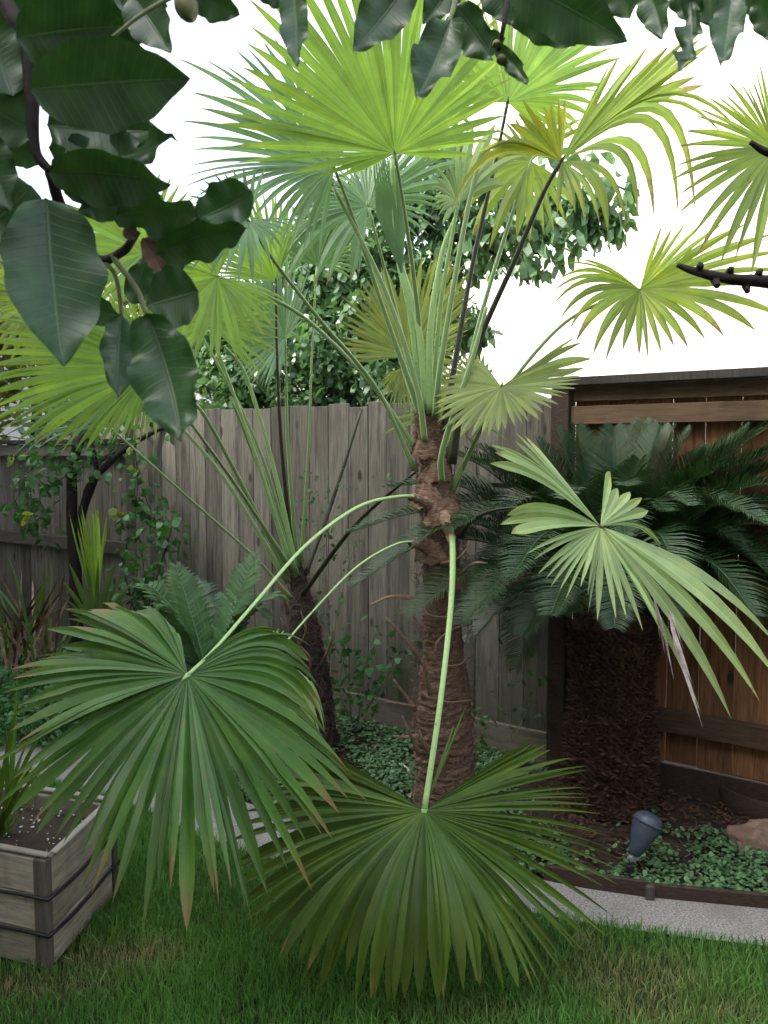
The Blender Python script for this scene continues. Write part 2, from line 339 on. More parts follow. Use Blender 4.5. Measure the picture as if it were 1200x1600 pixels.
def leaf_cloud(centres, size, up=.5, colr=None, droop=0.0, aspect=.5):
    """centres (n,3) -> folded 6 vertex leaves"""
    n = len(centres); c = np.asarray(centres)
    d = RNG.normal(0, 1, (n, 3)); d[:, 2] = d[:, 2]*.6-droop; d /= np.linalg.norm(d, axis=1)[:, None]
    nn = RNG.normal(0, 1, (n, 3)); nn[:, 2] += up*3; s = np.cross(d, nn); s /= np.linalg.norm(s, axis=1)[:, None]; nn = np.cross(s, d)
    L = size*RNG.uniform(.6, 1.3, n)[:, None]; w = L*aspect*.5
    V = np.zeros((n, 6, 3)); V[:, 0] = c; V[:, 1] = c+d*L*.35-s*w+nn*w*.35; V[:, 2] = c+d*L*.35+s*w+nn*w*.35
    V[:, 3] = c+d*L*.75-s*w*.75+nn*w*.2-[0, 0, 1]*L*.06; V[:, 4] = c+d*L*.75+s*w*.75+nn*w*.2-[0, 0, 1]*L*.06; V[:, 5] = c+d*L-nn*L*.12
    C = np.ones((n, 6, 4))*.5; r = RNG.random(n) if colr is None else colr; C[:, :, 1] = r[:, None]; C[:, :, 3] = 1
    i = np.arange(n)[:, None]*6
    Fs = np.concatenate([i+np.array(t) for t in ((0, 2, 1), (1, 2, 3), (2, 4, 3), (3, 4, 5))])
    return V.reshape(-1, 3), Fs, C.reshape(-1, 4)
# fence line: y = 4.7 - 0.7 x
def FL(x, off=0): return 4.7-.7*x+off*1.22
# ground cover of small round leaves in the bed
def cover():
    n = 85000; x = RNG.uniform(-3.6, 2.2, n); u = RNG.random(n)
    y0 = np.interp(x, [p.x for p in reversed(bk)], [p.y for p in reversed(bk)])+.03; y1 = 4.7-.7*x-.04; y = y0+(y1-y0)*u
    low = np.array([noise.noise(Vector((a*3.1, b*3.1, 4))) for a, b in zip(x, y)])
    mid = np.array([noise.noise(Vector((a*11, b*11, 9))) for a, b in zip(x, y)])
    sg = P(955, 1250, 3.65); d = np.hypot(x-sg.x, y-sg.y)
    bare = np.clip((.62-d)/.3, 0, 1)*np.where(y < 3.2, .2, 1)
    backbare = np.clip((x-.55)*3, 0, 1)*np.clip((y-(y0+.42))*4, 0, 1)
    p = np.clip(.78+.1*(x < .4)+low*1.2+mid*1.3-bare*1.1-backbare*.9, .0, 1); k = RNG.random(n) < p; x, y = x[k], y[k]; n = len(x)
    z = RNG.uniform(.004, .032, n); r = RNG.uniform(.005, .011, n)*np.where(x > .3, .95, 1)
    a = RNG.uniform(0, 6.28, n)[:, None]+np.arange(6)*1.0472; tx = RNG.normal(0, .35, n)[:, None]; ty = RNG.normal(0, .35, n)[:, None]
    ca, sa = np.cos(a)*r[:, None], np.sin(a)*r[:, None]
    V = np.stack([x[:, None]+ca, y[:, None]+sa, z[:, None]+ca*tx+sa*ty], 2)
    C = np.ones((n, 6, 4)); C[:, :, 1] = RNG.random(n)[:, None]
    i = np.arange(n)[:, None]*6
    o = big_mesh('ground_cover', V.reshape(-1, 3), i+np.arange(6), 6, C.reshape(-1, 4), M['cover'], False)
    tag(o, 'small round leaved ground cover spreading over the planting bed', 'ground cover', kind='stuff')
    b = MB()
    for _ in range(5200):
        x = random.uniform(-2.5, 2.3); yb = ycurve(bk, x)+.02; y = random.uniform(yb, FL(x)-.03)
        l, w, h = random.uniform(.008, .035), random.uniform(.004, .012), random.uniform(.002, .006)
        b.box((x, y, random.uniform(-.006, .012)), (l, w, h), 0, M=Matrix.Rotation(random.uniform(0, 6.3), 3, 'Z')@Matrix.Rotation(random.uniform(-.5, .5), 3, 'X')@Matrix.Rotation(random.uniform(-.4, .4), 3, 'Y'))
    tag(b.build('mulch', M['mulch'], None, False), 'brown bark mulch scattered over the planting bed', 'mulch', kind='stuff')
cover()

# ---------------- fences ----------------
FD = Vector((1, -.7, 0)).normalized(); FN = Vector((-.7, -1, 0)).normalized(); FA = math.atan2(FD.y, FD.x)
def fpt(x, off=0.0, z=0.0): return Vector((x, 4.7-.7*x, z))+FN*off     # off>0 towards the camera
def run(x0, x1): return (x1-x0)*math.hypot(1, .7)
def rail(root, x0, x1, off, z, h, d, mat, name='rail', bev=.002):
    b = MB(); c = (fpt(x0, off, z)+fpt(x1, off, z))/2
    b.box(c, (run(x0, x1), d, h), FA, (0, random.random(), .5, 1), bev=bev); return b.build(name, mat, root, False)
def boards(root, x0, x1, off, z0, z1, w, gap, mat, jit=.006, thick=.016):
    b = MB(); L = run(x0, x1); s = 0.0
    while s < L-.02:
        ww = min(w*random.uniform(.9, 1.08), L-s); mid = (s+ww/2)/L; g = gap if not callable(gap) else gap()
        c = fpt(x0+(x1-x0)*mid, off+random.uniform(-.002, .002), (z0+z1)/2+random.uniform(-jit, jit))
        b.box(c, (ww-g, thick, z1-z0+random.uniform(-jit, jit)*2), FA+random.uniform(-.012, .012), (0, random.random(), .5, 1), bev=.0025); s += ww
    return b.build('boards', mat, root, False)
XP, XL = .87, -1.76
# right red-brown panel
rf = thing('wooden_fence', fpt(1.6), 'red brown board fence with light showing through its gaps, behind the sago', 'fence')
boards(rf, XP+.05, 3.6, 0, .13, 1.80, .150, lambda: random.uniform(.0025, .006), M['cedar'], .003)
rail(rf, XP+.05, 3.6, .045, .335, .10, .045, M['cedarrail']); rail(rf, XP+.05, 3.6, .045, 1.72, .085, .045, M['cedarrail'])
rail(rf, XP+.05, 3.6, .026, 1.82, .07, .03, M['cedarrail'], 'fascia'); rail(rf, XP-.02, 3.6, .03, 1.877, .038, .15, M['cap'], 'cap')
rail(rf, XP+.05, 3.6, .0, .05, .14, .03, M['edging'], 'kickboard')
b = MB(); b.box(fpt(XP+.01, .04, .93), (.09, .09, 1.84), FA, (0, .2, .5, 1), bev=.004); b.build('post', M['edging'], rf, False)
b = MB(); b.box(fpt(2.6, .045, .93), (.09, .085, 1.70), FA, (0, .4, .5, 1), bev=.004); b.build('post', M['cedarrail'], rf, False)
# middle grey panel
gf = thing('wooden_fence', fpt(-.4), 'long weathered grey board fence behind the palm trunks, flat to the yard', 'fence')
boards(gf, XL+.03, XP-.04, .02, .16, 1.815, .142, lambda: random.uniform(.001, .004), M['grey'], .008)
rail(gf, XL+.03, XP-.04, .03, .07, .18, .035, M['greyrail'], 'kickboard'); rail(gf, XL+.03, XP-.04, -.02, 1.5, .09, .04, M['greyrail']); rail(gf, XL+.03, XP-.04, -.02, .4, .09, .04, M['greyrail'])
# left grey panel, rails towards the yard
lf = thing('wooden_fence', fpt(-3), 'lower grey fence at far left with its rails facing the yard', 'fence')
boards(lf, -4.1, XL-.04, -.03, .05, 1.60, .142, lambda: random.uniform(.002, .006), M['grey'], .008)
rail(lf, -4.1, XL-.05, .01, .86, .09, .045, M['greyrail']); rail(lf, -4.1, XL-.05, .01, 1.56, .085, .045, M['greyrail']); rail(lf, -4.1, XL-.05, -.01, 1.625, .03, .13, M['cap'], 'cap')
b = MB(); b.box(fpt(XL-.0, -.01, .87), (.09, .09, 1.74), FA, (0, .6, .5, 1), bev=.004); b.build('post', M['greyrail'], lf, False)

# ---------------- neighbour's house: white stucco wall ----------------
nh = thing('house', (3.4, 4.4, 0), 'white stucco house wall rising behind the red brown fence', 'house')
wdir = Vector((1, -.55, 0)).normalized(); wa = math.atan2(wdir.y, wdir.x)
b = MB(); cc = Vector((4.35, 5.3, 3.1)); b.box(cc, (8.6, .2, 6.2), wa); b.build('wall', M['stucco'], nh, False)
b = MB(); b.box(cc+Vector((0, 0, 3.22)), (9.2, .7, .22), wa); b.build('roof', M['cap'], nh, False)

# unseen house-like blocks added left of and behind the camera to shade the yard
shade_house = thing('house', (-6, -2, 0), 'unseen house-shaped blocks added beside and behind the viewer to shade the yard', 'house')
b = MB(); b.box((-6.2, -1.35, 3.3), (4.0, 9.3, 6.6)); b.box((-6.2, 6.8, 2.0), (3.9, 6.9, 4.0)); b.box((1.0, -4.6, 2.3), (10.4, 3.0, 4.6)); b.build('wall', M['render'], shade_house, False)
b = MB(); b.box((-6.2, -1.35, 6.75), (4.5, 9.8, .28)); b.box((1.3, -4.6, 4.72), (10.6, 3.6, .24)); b.build('roof', M['cap'], shade_house, False)
# ---------------- palms ----------------
def fan(hub, tips, n, split=.5, arch=.06, jitter=.03, fold=.34, rows=11, dry=(), wide=1.0):
    """hub and tips as points in space; each segment is a folded strip that narrows to its tip"""
    H = P(*hub); K = len(tips); TP = []; AR = []; SP = []
    for t in tips: TP.append(P(t[0], t[1], t[2] if len(t) > 2 and t[2] else hub[2])); AR.append(t[3] if len(t) > 3 else arch); SP.append(t[4] if len(t) > 4 else split)
    cum = [0]
    for i in range(1, K):
        a = (TP[i-1]-H).angle(TP[i]-H); cum.append(cum[-1]+max(a, .02))
    L = cum[-1]; segs = []
    for i in range(n):
        s = L*i/(n-1); j = 0
        while j < K-2 and cum[j+1] < s: j += 1
        u = (s-cum[j])/(cum[j+1]-cum[j]); u = max(0, min(1, u))
        d0, d1 = TP[j]-H, TP[j+1]-H; l = d0.length*(1-u)+d1.length*u; d = (d0.normalized()*(1-u)+d1.normalized()*u).normalized()
        l *= 1+random.gauss(0, jitter); d = (d+Vector((random.gauss(0, 1), random.gauss(0, 1), random.gauss(0, 1)))*.017).normalized()
        segs.append((d*l, AR[j]*(1-u)+AR[j+1]*u, random.gauss(0, .018), SP[j]*(1-u)+SP[j+1]*u))
    ts = [0, .1, .2, .32, .44, .54, .64, .74, .83, .91, .965, 1.0]
    C = []
    for (D, ar, wob, _s) in segs:
        l = D.length; side = D.cross(Vector((0, 0, 1))).normalized() if abs(D.normalized().z) < .99 else Vector((1, 0, 0))
        up = Vector((0, 0, 1)); ax = D.normalized(); up = (up-ax*up.dot(ax)*.5)
        C.append([H+D*t+up*(ar*l*2.6*t*(1-t*t))+side*(wob*l*t*t) for t in ts])
    b = MB()
    for i in range(n):
        sp = min(.9, max(.15, segs[i][3]+random.gauss(0, .045))); rnd = random.random()
        vs = []; cs = []; s_sp = None
        for k, t in enumerate(ts):
            c = C[i][k]
            pl = C[i-1][k] if i > 0 else c*2-C[i+1][k]; pr = C[i+1][k] if i < n-1 else c*2-C[i-1][k]
            maxw = .024+.02*t
            hl, hr = (pl-c)*.5*wide, (pr-c)*.5*wide
            if i == 0: hl = -hr
            if i == n-1: hr = -hl
            nrm = (hr.cross(C[i][min(k+1, len(ts)-1)]-C[i][max(k-1, 0)]))
            nrm = nrm.normalized() if nrm.length > 1e-9 else Vector((0, 0, 1))
            if t > sp or hl.length > maxw:
                if s_sp is None: s_sp = min(max(.006, (hl-hr).length/2), maxw)
                q = (t-sp)/(1-sp) if t > sp else 0; w = s_sp*max(0, 1-q**2.1)
                dr = (hr-hl).normalized() if (hr-hl).length > 1e-9 else Vector((1, 0, 0))
                hl, hr = -dr*w, dr*w
            fd = fold*(hl.length+hr.length)*.5*min(1, .4+t*2)
            m0 = c+nrm*fd; vs += [c+hl, m0, m0, c+hr]; cs += [(t, rnd, 1, 1), (t, rnd, 0, 1), (t, rnd, 0, 1), (t, rnd, 1, 1)]
        fs = []
        for k in range(len(ts)-1):
            q = k*4; fs += [(q, q+1, q+5, q+4), (q+2, q+3, q+7, q+6)]
        b.add(vs, fs, cs)
    return b
def frond(root, hub, pet, tips, n, mat, pmat='pet', pr=(.012, .006), **kw):
    o = fan(hub, tips, n, **kw).build('frond', M[mat], root)
    pts = catmull([P(*p) for p in pet]+[P(*hub)], 8); m = len(pts)
    b = MB(); rr = [pr[0]+(pr[1]-pr[0])*min(1, i/(m-1)*1.3) for i in range(m)]
    rr[0] *= 1.5; rr[1] *= 1.35; rr[2] *= 1.2; rr[3] *= 1.08
    b.tube(pts, rr, 8, .62, ref=(1, 0, 0)); H = P(*hub); d = (pts[-1]-pts[-3]).normalized()
    b.tube([H-d*.004, H+d*.006, H+d*.022], [pr[1]*1.1, pr[1]*.8, .001], 8, .6, ref=(1, 0, 0))
    b.build('petiole', M[pmat], o); return o
def trunk_mesh(path, rads, seed=0, rings=150, n=40, gap=.026):
    pts = catmull(path, 16); L = [0]
    for a, c in zip(pts[:-1], pts[1:]): L.append(L[-1]+(c-a).length)
    b = MB(); base = 0; R = []
    for i in range(rings):
        s = L[-1]*i/(rings-1); j = 0
        while j < len(L)-2 and L[j+1] < s: j += 1
        u = (s-L[j])/(L[j+1]-L[j]); c = pts[j].lerp(pts[j+1], u); t = (pts[j+1]-pts[j]).normalized()
        q = s/L[-1]*(len(rads)-1); k = min(int(q), len(rads)-2); r = rads[k]+(rads[k+1]-rads[k])*(q-k)
        a = (Vector((1, 0, 0))-t*t.x).normalized(); bb = t.cross(a)
        for k in range(n):
            th = 2*math.pi*k/n; d = a*math.cos(th)+bb*math.sin(th)
            ph = (s/gap+1.6*noise.noise(Vector((math.cos(th)*1.1, math.sin(th)*1.1, s*5+seed))))
            saw = (ph % 1.0); lip = saw**2*.13 if saw < .93 else -.05
            rough = .06*noise.noise((c+d*r)*120)+.12*noise.noise((c+d*r)*26)+.05*noise.noise((c+d*r)*70)+.09*noise.noise((c+d*r)*7)
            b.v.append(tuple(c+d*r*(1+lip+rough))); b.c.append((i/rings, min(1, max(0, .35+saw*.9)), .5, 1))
    for i in range(rings-1):
        for k in range(n): b.f.append((i*n+k, i*n+(k+1) % n, (i+1)*n+(k+1) % n, (i+1)*n+k))
    b.f.append(tuple((rings-1)*n+k for k in range(n)))
    return b
def fibres(path, rads, count, l0, l1, seed):
    rnd = random.Random(seed); pts = catmull(path, 10); b = MB()
    for _ in range(count):
        u = rnd.random(); j = min(int(u*(len(pts)-1)), len(pts)-2); c = pts[j].lerp(pts[j+1], rnd.random())
        q = u*(len(rads)-1); k = min(int(q), len(rads)-2); r = (rads[k]+(rads[k+1]-rads[k])*(q-k))*rnd.uniform(1.0, 1.1)
        th = rnd.uniform(0, 6.28); d = Vector((math.cos(th), math.sin(th), 0)); tg = Vector((-math.sin(th), math.cos(th), 0))
        l = rnd.uniform(l0, l1); dr = (tg*rnd.uniform(-1, 1)+Vector((0, 0, rnd.uniform(-1, .5)))+d*rnd.uniform(0, .25)).normalized()
        p0 = c+d*r; pp = [p0, p0+dr*l*.5+d*.004, p0+dr*l+d*rnd.uniform(-.004, .012)]
        b.tube(pp, [.0012, .0010, .0004], 3, col=(.5, rnd.random(), .5, 1), cap=False)
    return b

# --- main palm ---
TY = 3.3
p1 = thing('fan_palm', P(695, 1300, TY), 'tall fan palm in the centre, fibrous brown trunk, drooping front fronds', 'palm tree')
tp = [P(697, 1312, TY), P(694, 1150, TY), P(692, 1000, TY), P(690, 860, TY), P(692, 815, TY), P(682, 770, TY), P(674, 700, TY), P(664, 636, TY)]
tr = [.118, .116, .112, .106, .094, .076, .072, .070, .060, .056, .046, .034]
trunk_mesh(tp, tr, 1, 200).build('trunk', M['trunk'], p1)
fibres(tp, [r_*1.04 for r_ in tr], 4200, .012, .040, 3).build('fibre', M['fibre'], p1)
def sheath(px, py, Y, ang, w, h, seed):
    # fibrous collar hugging the trunk under a leaf stalk
    c = P(px, py, Y); c0 = Vector((P(px, py, TY).x, TY, c.z)); b = MB(); rows, cols = 10, 16; rr_ = (c-c0).length; vs = []
    for i in range(rows+1):
        u = i/rows
        for j in range(cols+1):
            v = j/cols*2-1; th = ang+v*w*(1-.55*u)
            r = rr_*(.93+.07*u)+.003*math.sin(9*v+seed)+.004*noise.noise(Vector((v*4, u*6, seed)))
            vs.append(c0+Vector((math.sin(th)*r, -math.cos(th)*r, -h*.5+h*u*(1-.25*v*v)+.006*math.sin(13*v+seed))))
    b.add(vs, [(i*(cols+1)+j, i*(cols+1)+j+1, (i+1)*(cols+1)+j+1, (i+1)*(cols+1)+j) for i in range(rows) for j in range(cols)]); b.build('leaf_sheath', M['sheath'], p1)
sheath(684, 800, 3.212, .35, 1.3, .11, 1); sheath(693, 806, 3.205, .25, 1.25, .085, 7); sheath(676, 775, 3.222, -.5, 1.4, .10, 2); sheath(684, 862, 3.205, -.5, 1.2, .10, 3); sheath(676, 735, 3.222, .4, 1.5, .09, 4); sheath(668, 700, 3.23, -.2, 1.5, .08, 5); sheath(690, 905, 3.19, .6, 1.1, .09, 6)
for (a, c_, r0, r1) in (((686, 790, 3.27), (706, 846, 3.11), .030, .017), ((682, 800, 3.27), (640, 776, 3.13), .030, .014), ((682, 872, 3.27), (640, 848, 3.14), .028, .012)):
    A_, C_ = P(*a), P(*c_); b = MB(); pp = [A_.lerp(C_, t)+Vector((0, 0, .012*math.sin(math.pi*t))) for t in [i/14 for i in range(15)]]
    b.tube(pp, [r0+(r1-r0)*(i/14)**.7+.003*math.sin(i*2.1) for i in range(15)], 20, .75, cap=False, noise_amp=.22, nscale=90); b.build('leaf_sheath', M['sheath'], p1)
# stubs of old leaf stalks
stubs = [[(672, 1085, 3.18), (662, 1040, 3.1), (635, 1000, 3.05), (603, 965, 3.0)], [(650, 1105, 3.2), (620, 1100, 3.1), (603, 1097, 3.05)], [(650, 1110, 3.2), (632, 1085, 3.15), (615, 1062, 3.1)],
         [(645, 935, 3.2), (610, 932, 3.15), (577, 946, 3.1)], [(655, 1150, 3.2), (630, 1152, 3.15), (615, 1150, 3.1)], [(735, 975, 3.22), (705, 985, 3.1), (682, 1005, 3.05), (683, 1030, 3.06)],
         [(730, 1030, 3.2), (715, 1040, 3.1), (692, 1040, 3.08)], [(725, 950, 3.2), (700, 965, 3.08), (668, 960, 3.08), (664, 945, 3.1)], [(735, 1095, 3.2), (705, 1098, 3.09), (690, 1095, 3.09)],
         [(690, 880, 3.2), (716, 872, 3.1), (735, 850, 3.05)], [(655, 1180, 3.2), (640, 1145, 3.12), (628, 1118, 3.1)], [(672, 1180, 3.17), (664, 1165, 3.1), (655, 1140, 3.08)], [(716, 900, 3.2), (740, 880, 3.1), (762, 880, 3.1)]]
for s in stubs:
    b = MB(); pts = catmull([P(*q) for q in s], 6); m = len(pts); b.tube(pts, [.011-.007*i/(m-1) for i in range(m)], 7, .5, noise_amp=.3); b.build('leaf_stalk_stub', M['stub'], p1)
# A: large lime frond at the top
frond(p1, (617, 240, 2.95), [(666, 650, 3.28), (652, 480, 3.18), (632, 330, 3.05)],
      [(526, 277, 2.9, .01), (462, 268, 2.85), (372, 264, 2.8), (350, 236, 2.75), (348, 208, 2.75), (322, 168, 2.75), (352, 152, 2.75), (335, 120, 2.75), (374, 100, 2.75), (392, 55, 2.75), (384, -5, 2.75), (430, -50, 2.75), (490, -90, 2.75), (540, -110, 2.8), (590, -120, 2.8), (640, -118, 2.8), (690, -95, 2.85), (735, -50, 2.9), (770, 10, 2.95), (792, 70, 3.0), (800, 120, 3.05), (798, 165, 3.1), (780, 205, 3.1), (742, 238, 3.1, .01)],
      38, 'lime', split=.52, arch=.02, jitter=.025)
# B: behind, upper right
frond(p1, (793, 160, 3.3), [(690, 690, 3.33), (735, 430, 3.35), (775, 250, 3.33)],
      [(648, 168, 3.05), (608, 140, 3.0), (640, 112, 3.1), (690, 55, 3.2), (750, 10, 3.3), (830, -5, 3.4), (900, 15, 3.5), (958, 50, 3.5), (970, 85, 3.5), (955, 115, 3.45), (930, 175, 3.4, .1), (890, 215, 3.4, .1), (850, 225, 3.4, .1)], 36, 'lime', 'pet_dark', split=.55, arch=.03)
# C: yellow green, long drooping segments
frond(p1, (877, 252, 3.0), [(706, 725, 3.24), (735, 570, 3.2), (805, 405, 3.1), (850, 300, 3.03)],
      [(688, 348, 2.8, .26), (700, 310, 2.75, .24), (735, 255, 2.8, .14), (760, 232, 2.85, .1), (790, 212, 2.9, .05), (818, 155, 2.9, 0), (842, 180, 2.9, 0), (862, 158, 2.92, 0), (884, 152, 2.95, 0)], 13, 'yellow', 'pet_dark', (.0125, .008), split=.62, arch=.0, wide=1.0)
o = p1.children[-1]
fan((877, 252, 3.0), [(955, 92, 3.05, 0, .5), (998, 80, 3.05, .0, .6), (1030, 72, 3.05, .0, .7), (1062, 60, 3.05, .0, .75), (1112, 56, 3.0, .02, .8), (1108, 82, 3.0, .03, .85), (1085, 108, 2.97, .04, .85), (1098, 132, 2.97, .07, .8)], 11, split=.7, arch=.0, jitter=.01).build('upper_lobe', M['olive'], o)
for k, (tx, ty, ar) in enumerate(((1165, 215, .3), (1088, 340, .62), (1022, 345, .52), (978, 362, .34), (938, 348, .2), (895, 335, .08))):
    fan((877+k % 2, 252, 3.0), [(tx, ty, 2.9, ar), (tx-26, ty+3, 2.9, ar)], 2, split=.4, arch=ar, jitter=.0, wide=1.0).build('drooping_segment', M['olive'], o)
# C2: behind
frond(p1, (830, 252, 3.45), [(694, 745, 3.32), (750, 500, 3.4), (805, 320, 3.43)],
      [(900, 330, 3.5, .1), (878, 362, 3.5, .1), (858, 372, 3.45, .08), (822, 378, 3.45, .04), (800, 372, 3.4, .04), (766, 388, 3.4, .1), (742, 378, 3.4, .12), (722, 330, 3.4, .15), (745, 240, 3.5, .1), (790, 190, 3.5), (850, 175, 3.5), (930, 200, 3.5, .1)], 24, 'olive', 'pet', split=.45, arch=.05)
# D: right
frond(p1, (1000, 452, 3.35), [(703, 765, 3.28), (780, 625, 3.3), (870, 515, 3.32), (945, 470, 3.34)],
      [(1034, 350, 3.3, .0), (1056, 352, 3.3, .0), (1120, 345, 3.2, .02), (1185, 350, 3.2, .03), (1235, 385, 3.15, .04), (1245, 430, 3.1, .06), (1245, 475, 3.1, .06), (1235, 525, 3.1, .08), (1172, 520, 3.15, .1), (1138, 530, 3.15, .12), (1100, 540, 3.2, .1), (1085, 546, 3.2, .08), (1056, 542, 3.2, .06), (1040, 558, 3.2, .04), (1005, 562, 3.2, .03), (982, 545, 3.2, .04), (960, 565, 3.2, .08), (937, 566, 3.2, .12), (905, 542, 3.2, .16), (882, 515, 3.25, .18), (868, 492, 3.25, .2), (862, 470, 3.3, .2), (868, 430, 3.3, .16), (880, 412, 3.3, .1), (915, 410, 3.3, .06)],
      30, 'olive', 'pet', (.009, .006), split=.42, arch=.05)
# F: sage frond behind the trunk, seen from behind
frond(p1, (640, 556, 3.85), [(672, 720, 3.42), (662, 650, 3.6), (650, 590, 3.8)],
      [(690, 605, 3.8), (722, 540, 3.8), (732, 508, 3.8), (746, 470, 3.8), (742, 430, 3.8), (718, 415, 3.8), (695, 400, 3.8), (660, 398, 3.8), (630, 402, 3.8), (600, 415, 3.8), (572, 430, 3.8), (552, 450, 3.8), (535, 478, 3.8), (528, 510, 3.8), (528, 545, 3.8), (540, 565, 3.8)], 46, 'sage', split=.6, arch=.01)
frond(p1, (628, 575, 3.95), [(668, 740, 3.42), (655, 660, 3.7)], [(596, 590, 3.9), (598, 620, 3.9), (615, 640, 3.9), (640, 650, 3.9), (665, 640, 3.9)], 16, 'sage', split=.5, arch=.02)
# G: low right behind the trunk
frond(p1, (783, 604, 3.1), [(697, 795, 3.36), (735, 705, 3.25), (765, 645, 3.15)],
      [(903, 516, 3.2, .0), (925, 553, 3.2, .06), (914, 575, 3.2, .0), (908, 594, 3.1, .0), (885, 618, 3.0), (842, 650, 2.95), (812, 666, 2.95), (782, 674, 2.95), (745, 682, 3.0), (708, 684, 3.0), (686, 668, 3.05), (678, 642, 3.1), (680, 612, 3.2, .05), (705, 582, 3.2, .08), (748, 556, 3.2, .0)], 38, 'sage', 'pet', (.011, .006), split=.62, arch=.03)
frond(p1, (752, 600, 3.5), [(690, 760, 3.42), (715, 690, 3.5)], [(700, 640, 3.4), (672, 612, 3.4), (680, 590, 3.5, .05), (710, 575, 3.5, .05), (740, 548, 3.6, .0), (770, 575, 3.6)], 16, 'yellow', split=.6, arch=.03)
frond(p1, (700, 652, 3.7), [(690, 730, 3.45), (700, 690, 3.6)], [(592, 684, 3.6, .08), (600, 668, 3.6, .08), (606, 650, 3.65, .06), (650, 630, 3.7), (720, 620, 3.7), (770, 640, 3.7), (790, 690, 3.7, .1)], 20, 'lime', split=.4, arch=.04)
# I: large dark frond hanging at the bottom
frond(p1, (663, 1267, 2.45), [(690, 798, 3.3), (700, 815, 3.2), (707, 850, 3.08), (705, 940, 2.88), (689, 1090, 2.62)],
      [(488, 1178, 2.6, .02, .85), (425, 1192, 2.6, .03, .8), (405, 1222, 2.55, .04, .6), (385, 1262, 2.5, .04, .6), (370, 1320, 2.45, .05, .65), (368, 1395, 2.38, .05, .7), (385, 1458, 2.3, .06, .8), (468, 1500, 2.22, .14, .86), (495, 1524, 2.2, .17, .86), (520, 1538, 2.18, .2, .86), (560, 1556, 2.12, .22, .86), (600, 1566, 2.1, .24, .86), (640, 1562, 2.1, .24, .86), (690, 1556, 2.1, .24, .86), (730, 1550, 2.1, .22, .85), (765, 1536, 2.14, .18, .82), (800, 1545, 2.16, .14, .75), (850, 1552, 2.2, .08, .65), (905, 1482, 2.25, .05, .55), (945, 1500, 2.25, .04, .5), (958, 1452, 2.3, .04, .5), (952, 1412, 2.3, .04, .48), (976, 1345, 2.35, .04, .45), (962, 1328, 2.38, .04, .45), (932, 1275, 2.4, .03, .4), (915, 1232, 2.5, .03, .4), (928, 1208, 2.5, .03, .5), (905, 1188, 2.55, .03, .65), (842, 1156, 2.6, .02, .8)],
      76, 'deep', 'pet_light', (.014, .009), split=.78, arch=.08, jitter=.03, fold=.75)
o = p1.children[-1]
fan((663, 1267, 2.45), [(727, 1103, 2.6, 0), (710, 1126, 2.6, 0)], 2, split=.5, arch=.0).build('upper_lobe', M['deep'], o)
# J: large green frond at left front
frond(p1, (293, 1055, 2.2), [(678, 800, 3.3), (655, 780, 3.18), (625, 776, 3.08), (560, 792, 2.95), (480, 850, 2.75), (400, 940, 2.5), (335, 1015, 2.28)],
      [(262, 985, 2.42, .22, .88), (240, 960, 2.4, .2, .88), (205, 952, 2.38, .17, .88), (160, 950, 2.35, .12, .85), (82, 930, 2.32, .08, .85), (112, 968, 2.3, .07, .7), (74, 985, 2.25, .06, .8), (78, 1015, 2.22, .06, .7), (22, 1070, 2.12, .07, .7), (-10, 1145, 2.05, .06, .6), (55, 1180, 2.0, .05, .5), (-20, 1195, 2.0, .06, .55), (0, 1260, 1.98, .05), (60, 1260, 1.98, .05), (20, 1315, 1.95, .05), (110, 1352, 1.92, .05), (132, 1410, 1.9, .05), (160, 1380, 1.9, .05), (205, 1468, 1.88, .05), (240, 1402, 1.9, .05), (266, 1390, 1.9, .05), (298, 1452, 1.88, .03, .75), (325, 1385, 1.92, .05), (350, 1370, 1.92, .05), (388, 1440, 1.95, .05), (412, 1402, 1.98, .05), (450, 1392, 2.0, .05), (468, 1368, 2.02, .05), (480, 1300, 2.08, .06), (525, 1270, 2.12, .06), (575, 1262, 2.2, .06), (545, 1215, 2.25, .08), (512, 1182, 2.3, .15, .7), (502, 1140, 2.35, .2, .75), (490, 1062, 2.4, .24, .8), (442, 985, 2.42, .14, .8)],
      74, 'green', 'pet_light', (.013, .008), split=.6, arch=.06, jitter=.055, fold=.7)
# K: pale frond at right, in separate lobes
frond(p1, (938, 822, 2.6), [(718, 838, 3.2), (745, 808, 3.1), (795, 794, 2.95), (870, 800, 2.75)],
      [(820, 868, 2.5, .05), (850, 910, 2.5, .04), (886, 938, 2.5, .03), (905, 918, 2.5, .02), (932, 968, 2.48, .02), (972, 968, 2.45, .03), (1003, 987, 2.42, .04), (1036, 1008, 2.4, .05), (1058, 1060, 2.38, .06), (1085, 1118, 2.35, .07), (1118, 1134, 2.33, .08), (1144, 1140, 2.32, .08), (1170, 1122, 2.32, .09), (1195, 1095, 2.32, .09), (1212, 1055, 2.34, .1), (1216, 1025, 2.36, .1)],
      20, 'pale', 'pet_dark', (.010, .007), split=.45, arch=.05, jitter=.02)
o = p1.children[-1]
fan((938, 822, 2.6), [(808, 670, 2.68, .02), (790, 682, 2.64, .03)], 3, split=.78, arch=.0, jitter=.05).build('upper_lobe', M['pale'], o)
fan((938, 822, 2.6), [(775, 690, 2.62, .09), (766, 702, 2.6, .10), (770, 722, 2.6, .10)], 4, split=.84, arch=.0, jitter=.03).build('upper_lobe', M['pale'], o)
fan((938, 822, 2.6), [(788, 806, 2.55, .12), (784, 820, 2.55, .09), (790, 832, 2.52, .06)], 3, split=.85, arch=.0, jitter=.02).build('side_lobe', M['pale'], o)
